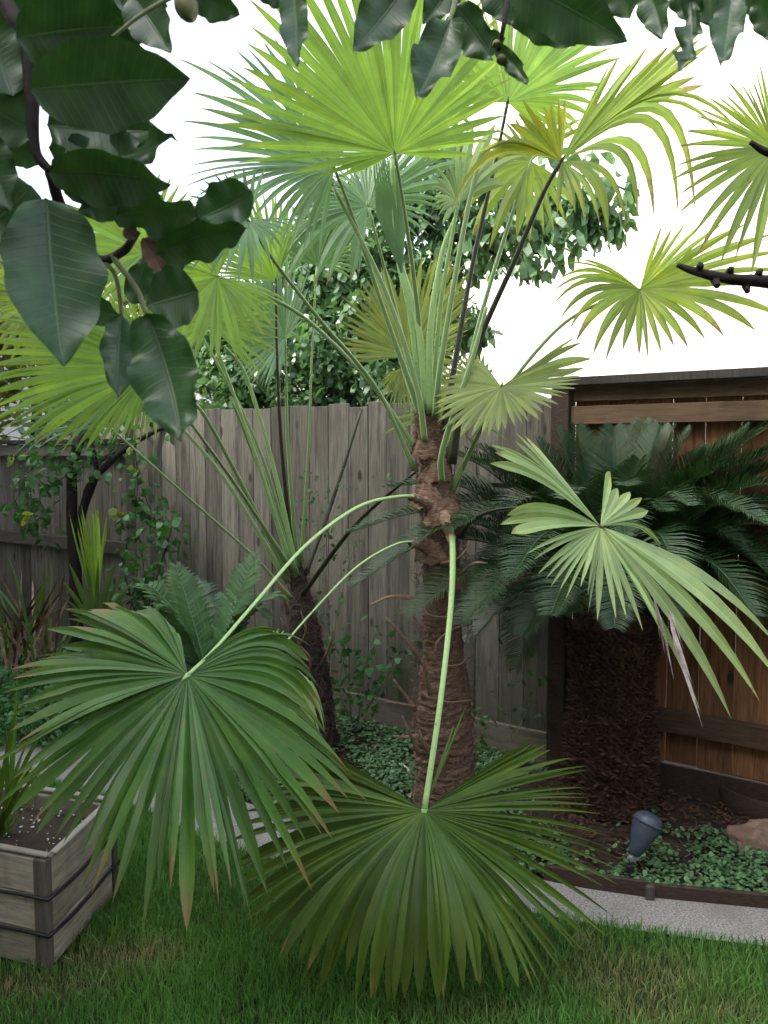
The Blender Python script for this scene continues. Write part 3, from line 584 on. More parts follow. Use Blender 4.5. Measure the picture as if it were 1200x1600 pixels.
fan((938, 822, 2.6), [(1042, 876, 2.6, .24), (1030, 850, 2.6, .2)], 2, split=.8, arch=.0).build('side_lobe', M['pale'], o)
fan((938, 822, 2.6), [(1011, 796, 2.62, .02), (985, 768, 2.65, 0), (968, 768, 2.65, 0), (952, 738, 2.7, 0)], 5, split=.75, arch=.0).build('upper_lobe', M['pale'], o)
fan((1020, 925, 2.44), [(1034, 1000, 2.42, .0), (1042, 1030, 2.40, .02), (1050, 1062, 2.39, .02)], 3, split=.3, arch=.0, fold=.8).build('dry_strip', M['dry'], o)
fan((1042, 945, 2.42), [(1066, 1005, 2.4, .02), (1072, 1030, 2.38, .02), (1084, 1095, 2.36, .02), (1092, 1130, 2.36, .02)], 4, split=.3, arch=.0, fold=.8).build('dry_strip', M['dry'], o)
# L: behind J
frond(p1, (425, 1030, 2.8), [(680, 868, 3.3), (655, 850, 3.18), (620, 850, 3.1), (555, 888, 3.0), (480, 965, 2.9)],
      [(500, 1165, 2.7, .3), (512, 1125, 2.75, .3), (470, 1200, 2.7, .2), (400, 1220, 2.7, .1), (330, 1180, 2.7), (300, 1120, 2.75), (330, 1050, 2.8), (385, 990, 2.9, .1), (445, 985, 2.9, .1)], 26, 'pale', 'pet_light', (.009, .006), split=.5, arch=.06)
# upper left fronds
frond(p1, (522, 262, 3.15), [(660, 655, 3.28), (605, 500, 3.25), (550, 335, 3.2)],
      [(575, 180, 3.3), (520, 120, 3.2), (440, 60, 3.1), (350, 100, 3.1, .05), (275, 88, 3.05, .06), (290, 150, 3.05, .06), (285, 205, 3.05, .05), (290, 260, 3.05, .05), (272, 302, 3.0, .07), (330, 330, 3.0, .1), (400, 370, 3.0, .16), (450, 390, 3.05, .14), (500, 400, 3.1, .08)], 38, 'blue', split=.42, arch=.05)
frond(p1, (575, 322, 3.4), [(655, 645, 3.33), (622, 500, 3.38)],
      [(560, 440, 3.3, .05), (480, 450, 3.25, .14), (440, 452, 3.25, .18), (432, 425, 3.25, .18), (450, 380, 3.3, .14), (500, 300, 3.4, .06), (560, 240, 3.5), (650, 200, 3.5), (720, 190, 3.5), (765, 205, 3.5, .05), (760, 260, 3.5, .1), (700, 310, 3.45, .1), (660, 380, 3.4, .1)], 38, 'blue', split=.4, arch=.06)
frond(p1, (388, 345, 2.9), [(648, 735, 3.28), (590, 610, 3.22), (500, 500, 3.1), (430, 410, 3.0)],
      [(470, 345, 2.95, .06), (448, 385, 2.9, .16), (412, 425, 2.85, .2), (405, 440, 2.85, .16), (375, 450, 2.85, .1), (340, 420, 2.85, .1), (310, 440, 2.8, .12), (290, 400, 2.8, .1), (280, 340, 2.8, .06), (310, 290, 2.85), (360, 260, 2.9), (420, 260, 2.95)], 26, 'blue', 'pet', (.009, .006), split=.4, arch=.06)
frond(p1, (340, 432, 3.2), [(652, 705, 3.28), (580, 600, 3.26), (480, 500, 3.24), (400, 455, 3.22)],
      [(450, 465, 3.1), (430, 520, 3.1, .05), (380, 560, 3.1, .05), (320, 570, 3.1, .05), (250, 540, 3.1, .06), (220, 480, 3.1, .06), (230, 420, 3.1), (270, 350, 3.15), (330, 310, 3.2), (390, 330, 3.2)], 36, 'lime', 'pet', (.009, .006), split=.48, arch=.04)
frond(p1, (716, 318, 3.15), [(674, 650, 3.28), (688, 480, 3.22), (706, 370, 3.17)],
      [(690, 350, 3.1, .1), (684, 330, 3.1, .16), (700, 250, 3.15, .05), (745, 190, 3.2, .04), (800, 200, 3.2, .06), (820, 240, 3.2, .1), (790, 290, 3.2, .12)], 16, 'pale', 'pet_light', (.011, .006), split=.5, arch=.05)
# folded new leaf and its pale stalks
b = MB(); base_, top_ = P(612, 400, 3.2), P(584, 255, 3.15); rt = P(640, 268, 3.2)
for k in range(9):
    u = k/8; a = P(628, 430, 3.2)+Vector((0, .004*(-1)**k, 0)); t_ = top_.lerp(P(612, 244, 3.2), u); w = .008
    mid = a.lerp(t_, .55)+Vector(((u-.5)*.06, .01*(-1)**k, 0)); d = Vector((w, 0, 0))
    b.add([a-d*.3, a+d*.3, mid+d, t_+d*.2, t_-d*.2, mid-d], [(0, 1, 2, 5), (5, 2, 3, 4)], [(.1, .4, 1, 1), (.1, .4, 1, 1), (.4, .4, 0, 1), (.6, .4, 1, 1), (.6, .4, 1, 1), (.4, .4, 1, 1)])
o = b.build('folded_new_leaf', M['blue'], p1)
for s in ([(662, 640, 3.25), (640, 480, 3.2), (622, 400, 3.2), (612, 248, 3.18)], [(666, 640, 3.24), (655, 520, 3.2), (628, 420, 3.2), (600, 355, 3.2)], [(672, 645, 3.24), (672, 520, 3.2), (690, 400, 3.2), (712, 340, 3.2)]):
    b = MB(); pts = catmull([P(*q) for q in s], 8); m_ = len(pts); b.tube(pts, [.015-.007*i/(m_-1) for i in range(m_)], 8, .45, ref=(1, 0, 0)); b.build('petiole', M['pet_light'], p1)
for s in ([(664, 690, 3.22), (650, 600, 3.2), (600, 450, 3.2), (520, 290, 3.2)], [(690, 752, 3.2), (692, 700, 3.16), (735, 570, 3.15), (760, 480, 3.18)], [(680, 650, 3.2), (690, 560, 3.15), (730, 330, 3.15), (760, 210, 3.2)]):
    b = MB(); pts = catmull([P(*q) for q in s], 8); m_ = len(pts); b.tube(pts, [.013-.006*i/(m_-1) for i in range(m_)], 8, .5, ref=(1, 0, 0)); b.build('petiole', M['pet'], p1)

# --- second palm, behind left ---
p2 = thing('fan_palm', G(487, 1150), 'smaller fan palm with dark leaning trunk against the grey fence', 'palm tree')
Y2 = 4.35
tp2 = [P(492, 1160, Y2), P(488, 1080, Y2), P(478, 1000, Y2), P(472, 940, Y2), P(462, 885, Y2)]
tr2 = [.12, .10, .092, .085, .07, .05, .035]
trunk_mesh(tp2, tr2, 8, 90).build('trunk', M['bark'], p2); fibres(tp2, tr2, 700, .03, .09, 5).build('fibre', M['fibre'], p2)
for s in ([(450, 960, 4.25), (440, 925, 4.2), (425, 900, 4.2)], [(468, 1010, 4.25), (478, 985, 4.2), (470, 955, 4.2)], [(500, 1040, 4.3), (515, 1010, 4.25), (520, 985, 4.25)], [(480, 1060, 4.25), (485, 1030, 4.2), (470, 1010, 4.2)], [(450, 1000, 4.25), (445, 980, 4.2), (438, 965, 4.2)]):
    b = MB(); pts = catmull([P(*q) for q in s], 6); m_ = len(pts); b.tube(pts, [.012-.008*i/(m_-1) for i in range(m_)], 7, .5); b.build('leaf_stalk_stub', M['stub'], p2)
frond(p2, (431, 440, 4.1), [(458, 880, 4.3), (440, 700, 4.2), (433, 560, 4.15)], [(335, 440, 4.0, .05), (325, 395, 4.0), (340, 345, 4.0), (375, 310, 4.0), (410, 295, 4.0), (440, 300, 4.1), (460, 325, 4.1), (465, 360, 4.1)], 30, 'lime', 'pet_dark', split=.6, arch=.02)
frond(p2, (446, 528, 4.4), [(464, 880, 4.33), (450, 700, 4.38), (447, 600, 4.4)], [(430, 610, 4.3, .05), (400, 605, 4.3), (360, 590, 4.3), (340, 540, 4.3), (335, 480, 4.3), (360, 430, 4.35), (400, 400, 4.4), (440, 390, 4.4), (475, 410, 4.5), (485, 460, 4.5), (470, 500, 4.5)], 40, 'blue', split=.5, arch=.02)
frond(p2, (325, 505, 3.95), [(455, 885, 4.25), (395, 700, 4.1), (345, 560, 4.0)], [(400, 600, 3.9, .1), (430, 560, 3.9, .05), (440, 510, 3.9), (425, 455, 3.9), (370, 430, 3.9), (300, 430, 3.9), (230, 450, 3.9), (200, 500, 3.9), (220, 570, 3.9, .05), (260, 620, 3.9, .1)], 40, 'lime', 'pet_light', split=.48, arch=.04)
frond(p2, (238, 578, 3.7), [(455, 890, 4.2), (370, 760, 4.0), (290, 650, 3.8)], [(240, 690, 3.6, .05), (208, 690, 3.6, .05), (190, 690, 3.6, .05), (160, 700, 3.6, .06), (138, 706, 3.6, .06), (112, 710, 3.6, .06), (95, 712, 3.6, .06), (30, 690, 3.6, .06), (-10, 665, 3.6, .06), (-30, 620, 3.6, .05), (-30, 570, 3.6, .05), (-20, 510, 3.6, .05), (30, 460, 3.65), (90, 440, 3.7), (160, 450, 3.7), (210, 480, 3.7)], 44, 'lime', 'pet', split=.62, arch=.04)
frond(p2, (172, 668, 4.2), [(455, 935, 4.25), (395, 868, 4.22), (280, 765, 4.2)], [(60, 700, 4.1, .12), (30, 720, 4.1, .16), (10, 700, 4.1, .14), (-10, 640, 4.1, .08), (20, 600, 4.1), (80, 570, 4.15), (140, 570, 4.2)], 20, 'blue', 'pet', (.009, .006), split=.4, arch=.06)
frond(p2, (225, 395, 4.4), [(460, 885, 4.3), (400, 690, 4.35), (300, 500, 4.4)], [(300, 480, 4.3, .05), (200, 500, 4.3, .05), (110, 480, 4.3, .05), (60, 420, 4.3), (50, 350, 4.3), (120, 290, 4.35), (220, 270, 4.4), (310, 300, 4.4)], 36, 'lime', 'pet', split=.5, arch=.04)
frond(p2, (70, 465, 4.6), [(450, 910, 4.3), (330, 720, 4.4), (170, 560, 4.5)], [(170, 540, 4.5, .05), (90, 580, 4.5, .05), (0, 570, 4.5, .05), (-50, 500, 4.5), (-40, 420, 4.5), (20, 370, 4.55), (90, 350, 4.6), (150, 380, 4.6)], 34, 'olive', 'pet', split=.5, arch=.04)
frond(p2, (495, 415, 4.5), [(470, 885, 4.33), (482, 700, 4.4), (487, 560, 4.45)], [(430, 400, 4.5, .05), (450, 340, 4.5), (490, 310, 4.5), (540, 330, 4.5), (560, 380, 4.5, .05), (555, 440, 4.5, .1)], 24, 'green', 'pet', (.008, .005), split=.5, arch=.03)
for s, mt in (([(462, 885, 4.25), (430, 740, 4.2), (385, 590, 4.15), (350, 540, 4.1)], 'pet_light'), ([(450, 900, 4.25), (390, 780, 4.2), (320, 650, 4.1), (290, 625, 4.1)], 'pet'), ([(472, 930, 4.25), (555, 820, 4.1), (652, 735, 3.9)], 'pet_dark'), ([(465, 900, 4.25), (415, 760, 4.2), (360, 620, 4.1)], 'pet'),
              ([(476, 900, 4.35), (520, 780, 4.5), (565, 640, 4.6)], 'pet_dark')):
    b = MB(); pts = catmull([P(*q) for q in s], 8); m_ = len(pts); b.tube(pts, [.014-.007*i/(m_-1) for i in range(m_)], 8, .5, ref=(1, 0, 0)); b.build('petiole', M[mt], p2)
# --- third palm, its trunk out of view at right ---
p3 = thing('fan_palm', (1.75, 2.55, 0), 'fan palm reaching in from the right edge with one drooping yellow green frond', 'palm tree')
trunk_mesh([Vector((1.75, 2.55, 0)), Vector((1.74, 2.55, .8)), Vector((1.72, 2.55, 1.7))], [.12, .1, .06], 12, 90).build('trunk', M['trunk'], p3)
frond(p3, (1212, 232, 2.45), [(1475, 700, 2.5), (1400, 420, 2.5), (1300, 270, 2.48)],
      [(1330, 120, 2.5), (1240, 90, 2.5), (1170, 122, 2.4), (1110, 150, 2.35, .02), (1065, 205, 2.3, .03), (1050, 262, 2.3, .04), (1055, 300, 2.3, .04), (1062, 335, 2.28, .04), (1075, 392, 2.25, .04), (1105, 418, 2.25, .04), (1135, 405, 2.25, .04), (1160, 412, 2.25, .04), (1200, 430, 2.25, .04), (1260, 430, 2.3, .04), (1330, 380, 2.4, .04)], 40, 'olive', 'pet_dark', (.012, .008), split=.42, arch=.03)

# ---------------- pinnate fronds (sago palm and fern) ----------------
def pinnate(pts, nleaf, ll, mat, root, w=.0035, name='frond', stem='fern', vang=.5, sweep=.75, r=.005):
    c = catmull(pts, 10); m_ = len(c); b = MB(); L = [0]
    for p, q in zip(c[:-1], c[1:]): L.append(L[-1]+(q-p).length)
    b.tube(c, [r*(1-.75*i/(m_-1)) for i in range(m_)], 5, col=(.1, .5, 0, 1))
    for i in range(nleaf):
        u = .1+.9*i/(nleaf-1); s = u*L[-1]; j = 0
        while j < m_-2 and L[j+1] < s: j += 1
        p = c[j].lerp(c[j+1], (s-L[j])/(L[j+1]-L[j])); t = (c[j+1]-c[j]).normalized()
        side = t.cross(Vector((0, 0, 1))); side = side.normalized() if side.length > .05 else Vector((1, 0, 0)); up = side.cross(t).normalized()
        l = ll*min(1, .35+u*3)*min(1, (1.04-u)*3.2+.18)*random.uniform(.92, 1.06)
        for sg in (-1, 1):
            d = (t*sweep+side*sg+up*(vang+random.uniform(-.1, .1))).normalized(); wd = t*w
            mid = p+d*l*.55+up*l*.02; e = p+d*l-Vector((0, 0, 1))*l*.10
            g = random.random()
            b.add([p-wd*.6, p+wd*.6, mid+wd, e, mid-wd], [(0, 1, 2, 4), (4, 2, 3)], [(.2, g, 1, 1), (.2, g, 1, 1), (.4, g, .4, 1), (.6, g, 1, 1), (.4, g, .4, 1)])
    return b.build(name, M[mat], root, False)
sg = P(952, 1252, 3.62); sg.z = 0
sp = thing('sago_palm', sg, 'large dark sago palm with stout shaggy trunk at right', 'sago palm')
# trunk
b = MB(); Hs = .80; R0 = .175
prof = [(R0*(1+.06*math.sin(h*9)+.12*max(0, .12-h)*6), h) for h in [i*Hs/40 for i in range(41)]]+[(R0*.8, Hs+.05), (R0*.3, Hs+.09), (.001, Hs+.1)]
b.lathe(sg, (0, 0, 1), prof, 40, (.5, .0, .5, 1))
cnt = 0
for i in range(2300):
    th = i*2.39996; h = Hs*(i/2300); r = R0*(1+.06*math.sin(h*9))
    d = Vector((math.cos(th), math.sin(th), 0)); tg = Vector((-d.y, d.x, 0)); c = sg+d*r+Vector((0, 0, h))
    s = random.uniform(.008, .016); out = random.uniform(.012, .036); tip = c+d*out+Vector((0, 0, random.uniform(.0, .03)))+tg*random.gauss(0, .008)
    k = random.random()
    b.add([c-tg*s, c+Vector((0, 0, s*.7)), c+tg*s, c-Vector((0, 0, s*.7)), tip-tg*s*.25, tip+tg*s*.25], [(0, 4, 1), (1, 4, 5), (1, 5, 2), (2, 5, 3), (3, 5, 4), (3, 4, 0)], [(.5, k*.4, .5, 1)]*4+[(.5, k, .5, 1)]*2)
b.build('trunk', M['sagotrunk'], sp, False)
fibres([sg+Vector((0, 0, 0)), sg+Vector((0, 0, .4)), sg+Vector((0, 0, .82))], [R0*1.0]*4, 450, .02, .06, 9).build('fibre', M['sagotrunk'], sp)
crown = sg+Vector((0, 0, Hs+.05))
def sago(tip, h=.25, ll=.125, r=.006):
    e = P(*tip); d = e-crown; pts = [crown+Vector((d.x, d.y, 0)).normalized()*.06, crown+d*.35+Vector((0, 0, h*.75)), crown+d*.7+Vector((0, 0, h*.85)), e]
    return pinnate(pts, 105, ll*1.2, 'sago', sp, .0034, vang=.42, r=r)
for t, h in (((545, 832, 3.35), .22), ((552, 915, 3.2), .26), ((610, 760, 3.6), .2), ((690, 700, 3.7), .12), ((735, 690, 3.75), .1), ((640, 960, 3.0), .2), ((720, 975, 2.9), .22), ((700, 830, 3.1), .22),
             ((870, 672, 3.8), .05), ((820, 720, 3.75), .08), ((930, 690, 3.85), .03), ((1005, 660, 3.8), .03), ((1050, 668, 3.7), .04), ((1100, 700, 3.6), .06), ((1170, 668, 3.5), .08), ((1235, 640, 3.5), .1), ((1240, 720, 3.4), .12), ((1250, 780, 3.3), .14), ((1260, 840, 3.2), .18), ((1230, 920, 3.1), .22), ((1180, 960, 3.0), .24), ((1260, 960, 3.35), .2),
             ((800, 900, 2.85), .25), ((860, 960, 2.8), .22), ((980, 760, 3.2), .2), ((1080, 790, 3.1), .22), ((1150, 800, 3.1), .22), ((880, 780, 3.1), .22), ((780, 800, 3.1), .22), ((1060, 900, 2.9), .25), ((760, 870, 3.3), .2), ((1110, 740, 3.3), .15), ((1170, 870, 3.2), .2), ((770, 760, 3.5), .15), ((960, 980, 2.85), .25), ((1000, 720, 3.5), .1), ((1030, 665, 3.65), .06), ((1080, 672, 3.6), .07), ((1130, 690, 3.5), .09), ((1200, 668, 3.4), .12), ((1210, 700, 3.3), .13), ((1150, 720, 3.3), .14), ((1260, 690, 3.25), .14), ((900, 668, 3.82), .04), ((840, 690, 3.8), .06), ((960, 668, 3.82), .04), ((600, 880, 3.1), .26), ((650, 800, 3.5), .2), ((760, 700, 3.7), .1), ((1255, 760, 3.1), .18), ((1200, 820, 2.95), .22)):
    sago(t, h, .135 if h > .1 else .15)
for i in range(40):
    a = i*2.39996; rr = random.uniform(.65, 1.1); el = random.uniform(-.28, 1.0); e = crown+Vector((math.cos(a)*rr*(1-.25*max(0, el)), math.sin(a)*rr*.55, el*.72+.02))
    if e.y > FL(e.x)-.12: e.y = FL(e.x)-.12
    d = e-crown; h = random.uniform(.05, .3)*(1.2-el*.6); pinnate([crown+Vector((d.x, d.y, 0)).normalized()*.06, crown+d*.35+Vector((0, 0, h*.75)), crown+d*.7+Vector((0, 0, h*.85)), e], 90, .165, 'sago', sp, .0038, vang=.42, r=.006)
# fern like cycad behind the left frond
fn = thing('cycad', G(330, 1130), 'young ferny cycad with upright feathery fronds by the grey fence', 'cycad')
fb = P(330, 1075, 3.75)
for t, h, mt in (((275, 885, 3.9), .02, 'fern'), ((398, 868, 3.95), .03, 'fern'), ((215, 915, 3.9), .1, 'fern'), ((448, 938, 3.9), .12, 'fern'), ((300, 905, 4.2), .05, 'sago'), ((240, 960, 3.7), .12, 'fern'), ((420, 965, 3.7), .12, 'sago'), ((350, 930, 4.2), .03, 'fern'), ((190, 980, 3.8), .1, 'sago')):
    e = P(*t); d = e-fb; pinnate([fb, fb+d*.4+Vector((0, 0, h)), fb+d*.75+Vector((0, 0, h)), e], 26, .135, mt, fn, .012, vang=.15, sweep=.55, r=.005)

# ---------------- trees beyond the fence ----------------
def tree(name, label, blobs, n, size, mat, stems, droop=.4, dens=None, cat='tree', leafname='crown', aspect=.45):
    base = stems[0][0]; root = thing(name, (base.x, base.y, 0), label, cat); tot = sum(b_[3]**2 for b_ in blobs); pts = []; airy = []
    for (px, py, Y, r, *k) in blobs:
        c = P(px, py, Y); nn = int(n*r*r/tot)
        for _ in range(nn):
            while True:
                v = Vector((random.uniform(-1, 1), random.uniform(-1, 1), random.uniform(-1, 1)))
                if v.length < 1: break
            q = c+v*r
            if noise.noise(q*3.2) > (-.22 if px < 740 and Y < 6.5 else -.12 if Y > 6.5 else -.02) or random.random() < .12: (airy if (px > 690 and py < 430 and Y < 5.9) else pts).append(tuple(q))
    if airy:
        airy = airy[::3]; V, Fs, C = leaf_cloud(np.array(airy), size*1.3, .2, RNG.uniform(.3, 1, len(airy)), 1.6, .42); link(big_mesh(leafname, V, Fs, 3, C, M[mat], False), root)
    V, Fs, C = leaf_cloud(np.array(pts), size, .3, None, droop, aspect); o = big_mesh(leafname, V, Fs, 3, C, M[mat], False); link(o, root)
    b = MB()
    for s in stems:
        pp = catmull(s, 8); m_ = len(pp); r0 = .06 if s is stems[0] else .02; b.tube(pp, [r0*(1-.75*i/(m_-1)) for i in range(m_)], 7, noise_amp=.3)
    b.build('trunk', M['bark'], root); return root
B = [(480, 480, 5.9, .35), (530, 560, 5.7, .36), (450, 590, 5.8, .3), (600, 500, 5.7, .36), (560, 420, 5.8, .34), (680, 590, 5.5, .28), (740, 600, 5.4, .12), (700, 500, 5.5, .22), (748, 520, 5.4, .14), (680, 420, 5.6, .26), (380, 600, 6.0, .3), (330, 540, 6.2, .3), (400, 500, 6.1, .3),
     (620, 340, 5.7, .3), (690, 310, 5.6, .3), (760, 300, 5.5, .28), (740, 370, 5.5, .24), (800, 350, 5.4, .26), (850, 300, 5.4, .28), (870, 360, 5.3, .2), (905, 280, 5.3, .22), (940, 325, 5.3, .18), (930, 350, 5.3, .12), (820, 400, 5.3, .12), (860, 405, 5.3, .08), (985, 290, 5.3, .08), (970, 345, 5.3, .08), (520, 330, 5.9, .25), (610, 625, 5.2, .10), (590, 600, 5.3, .16), (780, 410, 5.3, .08),
     (470, 640, 5.4, .1), (440, 660, 5.45, .07), (350, 640, 5.7, .08), (800, 250, 5.5, .2), (700, 240, 5.7, .24), (640, 580, 5.6, .3), (520, 620, 5.6, .2), (640, 460, 5.9, .35), (500, 400, 6.0, .3), (600, 280, 5.8, .2)]
tree('leafy_tree', 'leafy green tree beyond the grey fence with a limb reaching right', B, 27000, .082, 'tree',
     [[Vector((-.3, 6.1, 0)), P(600, 620, 5.9), P(560, 480, 5.9), P(540, 350, 5.8)], [P(590, 560, 5.9), P(650, 420, 5.7), P(760, 330, 5.5), P(930, 320, 5.3)], [P(740, 335, 5.5), P(800, 380, 5.4), P(850, 395, 5.3)], [P(760, 325, 5.5), P(850, 290, 5.4), P(920, 275, 5.3), P(985, 300, 5.3)], [P(700, 370, 5.6), P(760, 390, 5.5), P(790, 410, 5.4)], [P(590, 580, 5.9), P(500, 500, 5.9), P(430, 400, 6)], [P(590, 480, 5.8), P(640, 380, 5.6), P(620, 300, 5.7)], [P(600, 570, 5.8), P(680, 560, 5.6), P(740, 520, 5.4)]], .9)
B = [(30, 560, 7.6, .5), (-40, 480, 7.6, .6), (110, 620, 7.4, .4), (190, 600, 7.2, .42), (130, 500, 7.6, .5), (250, 540, 7, .42), (60, 420, 7.8, .5), (-60, 620, 7.4, .5), (220, 440, 7.2, .35), (300, 620, 6.9, .25)]
tree('shrub', 'sunlit yellow green shrub showing over the low fence at far left', B, 9000, .11, 'warmtree', [[Vector((-3.4, 7.7, 0)), P(60, 620, 7.6), P(60, 480, 7.6)], [P(60, 640, 7.5), P(180, 560, 7.2)], [P(60, 640, 7.6), P(-60, 520, 7.6)]], .2, cat='shrub')

# climbing vine on the left fence
def sprays(root, stems, n, size, mat, spread, seed=1, r=.004, droop=.2, stemmat='bark', aspect=.6):
    b = MB(); pts = []
    for s in stems:
        pp = catmull([P(*q) for q in s], 8); m_ = len(pp); b.tube(pp, [r*(1-.6*i/(m_-1)) for i in range(m_)], 6, noise_amp=.3)
        k = max(1, n//len(stems))
        for _ in range(k):
            q = pp[random.randrange(m_//4, m_)]; pts.append(tuple(q+Vector((random.gauss(0, spread), random.gauss(0, spread*.5), random.gauss(0, spread)))))
    b.build('stem', M[stemmat], root); V, Fs, C = leaf_cloud(np.array(pts), size, .4, None, droop, aspect); o = big_mesh('foliage', V, Fs, 3, C, M[mat], False); link(o, root)
vn = thing('climbing_vine', P(125, 1050, 5.9), 'climbing vine with dark forked stems on the low left fence', 'vine')
b = MB()
for s, r in (([(120, 1050, 5.9), (118, 900, 5.85), (112, 780, 5.8), (120, 700, 5.8), (150, 665, 5.8)], .05), ([(122, 830, 5.8), (140, 760, 5.75), (180, 715, 5.7), (230, 680, 5.7), (300, 650, 5.7)], .028), ([(125, 840, 5.8), (130, 800, 5.8), (150, 740, 5.75), (140, 680, 5.8)], .03)):
    pp = catmull([P(*q) for q in s], 8); b.tube(pp, [r*(1-.5*i/len(pp)) for i in range(len(pp))], 8, noise_amp=.4)
b.build('trunk', M['twig'], vn)
sprays(vn, [[(150, 680, 5.7), (60, 720, 5.7), (20, 790, 5.75)], [(210, 690, 5.5), (215, 760, 5.5), (205, 830, 5.5)], [(220, 760, 5.5), (250, 830, 5.4), (270, 850, 5.4)], [(40, 700, 5.9), (50, 790, 5.9), (60, 830, 5.9)], [(190, 700, 5.6), (110, 740, 5.7), (60, 770, 5.8)], [(0, 680, 6), (80, 690, 5.9), (200, 690, 5.7)], [(220, 850, 5.4), (230, 950, 5.3), (215, 1000, 5.3)], [(60, 660, 6), (150, 655, 5.9), (300, 640, 5.6)]], 620, .07, 'weed', .07, droop=.5)
for (px, py) in ((213, 693), (213, 725), (47, 802), (22, 715), (150, 668), (175, 800)):
    V, Fs, C = leaf_cloud(np.array([tuple(P(px+random.uniform(-6, 6), py+random.uniform(-8, 8), 5.5)) for _ in range(4)]), .07, .4, None, .5, .7)
    o = big_mesh('yellow_leaf', V, Fs, 3, C, M['yellow'], False); link(o, vn)
# weeds in front of the grey fence
w1 = thing('weed', G(560, 1125), 'leafy weed growing at the foot of the grey fence between the two palms', 'weed')
sprays(w1, [[(560, 1130, 4.6), (570, 1040, 4.55), (600, 960, 4.5)], [(550, 1130, 4.6), (540, 1050, 4.5), (510, 970, 4.5)], [(565, 1120, 4.6), (610, 1050, 4.5), (640, 1010, 4.5)], [(555, 1130, 4.6), (530, 1080, 4.55), (545, 1000, 4.5)], [(550, 1130, 4.6), (580, 1090, 4.5), (560, 1020, 4.5)]], 170, .055, 'weed', .05, r=.004, stemmat='greentwig')
w2 = thing('weed', G(500, 1125), 'slender weed with feathery pale leaves in front of the grey fence', 'weed')
sprays(w2, [[(490, 1120, 4.5), (500, 900, 4.5), (535, 750, 4.5)], [(490, 1120, 4.5), (475, 900, 4.5), (473, 780, 4.5)], [(500, 1120, 4.5), (540, 900, 4.5), (600, 740, 4.5)], [(490, 1120, 4.5), (510, 850, 4.5), (480, 730, 4.5)]], 230, .03, 'weed', .04, r=.003, stemmat='greentwig')
w3 = thing('weed', G(755, 1190), 'small weed beside the right foot of the tall palm trunk', 'weed')
sprays(w3, [[(745, 1190, 3.9), (755, 1150, 3.9), (765, 1105, 3.9)], [(745, 1190, 3.9), (740, 1150, 3.9), (735, 1110, 3.9)]], 40, .04, 'weed', .03, r=.002, stemmat='greentwig')
w4 = thing('weed', G(810, 1170), 'vine like weed clinging to the grey fence under the sago', 'weed')
sprays(w4, [[(800, 1160, 4.05), (790, 1080, 4.05), (800, 1010, 4.05)], [(800, 1160, 4.05), (830, 1090, 4.05), (840, 1020, 4.05)]], 30, .045, 'weed', .04, r=.002, stemmat='greentwig')
w5 = thing('shrub', G(240, 1090), 'low twiggy shrub at the fence corner behind the young cycad', 'shrub')
sprays(w5, [[(225, 1090, 5.2), (230, 960, 5.2), (262, 850, 5.2)], [(225, 1090, 5.2), (215, 980, 5.2), (190, 880, 5.2)], [(225, 1090, 5.2), (240, 930, 5.2), (270, 820, 5.2)], [(225, 1090, 5.2), (200, 1000, 5.2), (215, 890, 5.2)]], 260, .07, 'weed', .06, r=.008, stemmat='bark')
# seedling palm
yp = thing('young_palm', G(145, 1075), 'bright green seedling palm with upright folded leaves by the left fence', 'young palm')
frond(yp, (150, 965, 4.4), [(148, 1075, 4.4), (149, 1020, 4.4)], [(107, 800, 4.4, 0), (115, 815, 4.4, 0), (128, 850, 4.4, 0), (140, 870, 4.4, 0)], 8, 'lime', split=.6, arch=.01)
frond(yp, (152, 960, 4.45), [(150, 1075, 4.4), (151, 1020, 4.4)], [(128, 800, 4.4, 0), (145, 790, 4.4, 0), (160, 795, 4.4, 0), (170, 815, 4.4, 0)], 10, 'lime', split=.7, arch=.01)
frond(yp, (150, 985, 4.35), [(147, 1075, 4.4), (149, 1030, 4.4)], [(110, 960, 4.3, .1), (95, 905, 4.3), (110, 880, 4.35), (200, 880, 4.4), (215, 930, 4.35, .1)], 10, 'deep', split=.3, arch=.03)
# strappy clumps
def straps(name, label, base, tips, w, mats, cat, r0=.03, arch=.25):
    root = thing(name, (base.x, base.y, base.z), label, cat); groups = {}
    for i, t in enumerate(tips):
        e = P(*t[:3]); s = base+Vector((random.uniform(-r0, r0), random.uniform(-r0, r0), 0)); d = e-s; ar = t[3] if len(t) > 3 else arch; mt = t[4] if len(t) > 4 else mats
        b = MB(); K = 9; side = d.cross(Vector((0, 0, 1))).normalized() if Vector((d.x, d.y, 0)).length > .02 else Vector((1, 0, 0))
        side = (side*.7+Vector((1, 0, 0))*.5*(1 if side.x > 0 else -1)).normalized(); vs = []; cs = []
        for k in range(K):
            u = k/(K-1); c = s+d*u+Vector((0, 0, ar*d.length*2.6*u*(1-u*u))); ww = w*(.6+.8*u if u < .5 else 2*(1-u)+.0)*.7
            vs += [c-side*ww, c-Vector((0, 0, ww*.4)), c+side*ww]; g = .2+.6*((i*37) % 10)/10; cs += [(u*.9, g, 1, 1), (u*.9, g, 0, 1), (u*.9, g, 1, 1)]
        fs = []
        for k in range(K-1): q = k*3; fs += [(q, q+1, q+4, q+3), (q+1, q+2, q+5, q+4)]
        b.add(vs, fs, cs); b.build('leaf', M[mt], root)
    return root
T_ = [(random.uniform(-60, 140), random.uniform(850, 1000), 5.0+random.uniform(-.3, .3), random.uniform(.0, .2), random.choice(['green', 'deep', 'dryred', 'dryred', 'stub'])) for _ in range(46)]
straps('strap_leaf_clump', 'untidy clump of strap leaves mixed with dead brown ones at far left', P(40, 1040, 5.0), T_, .014, 'deep', 'plant', .18)
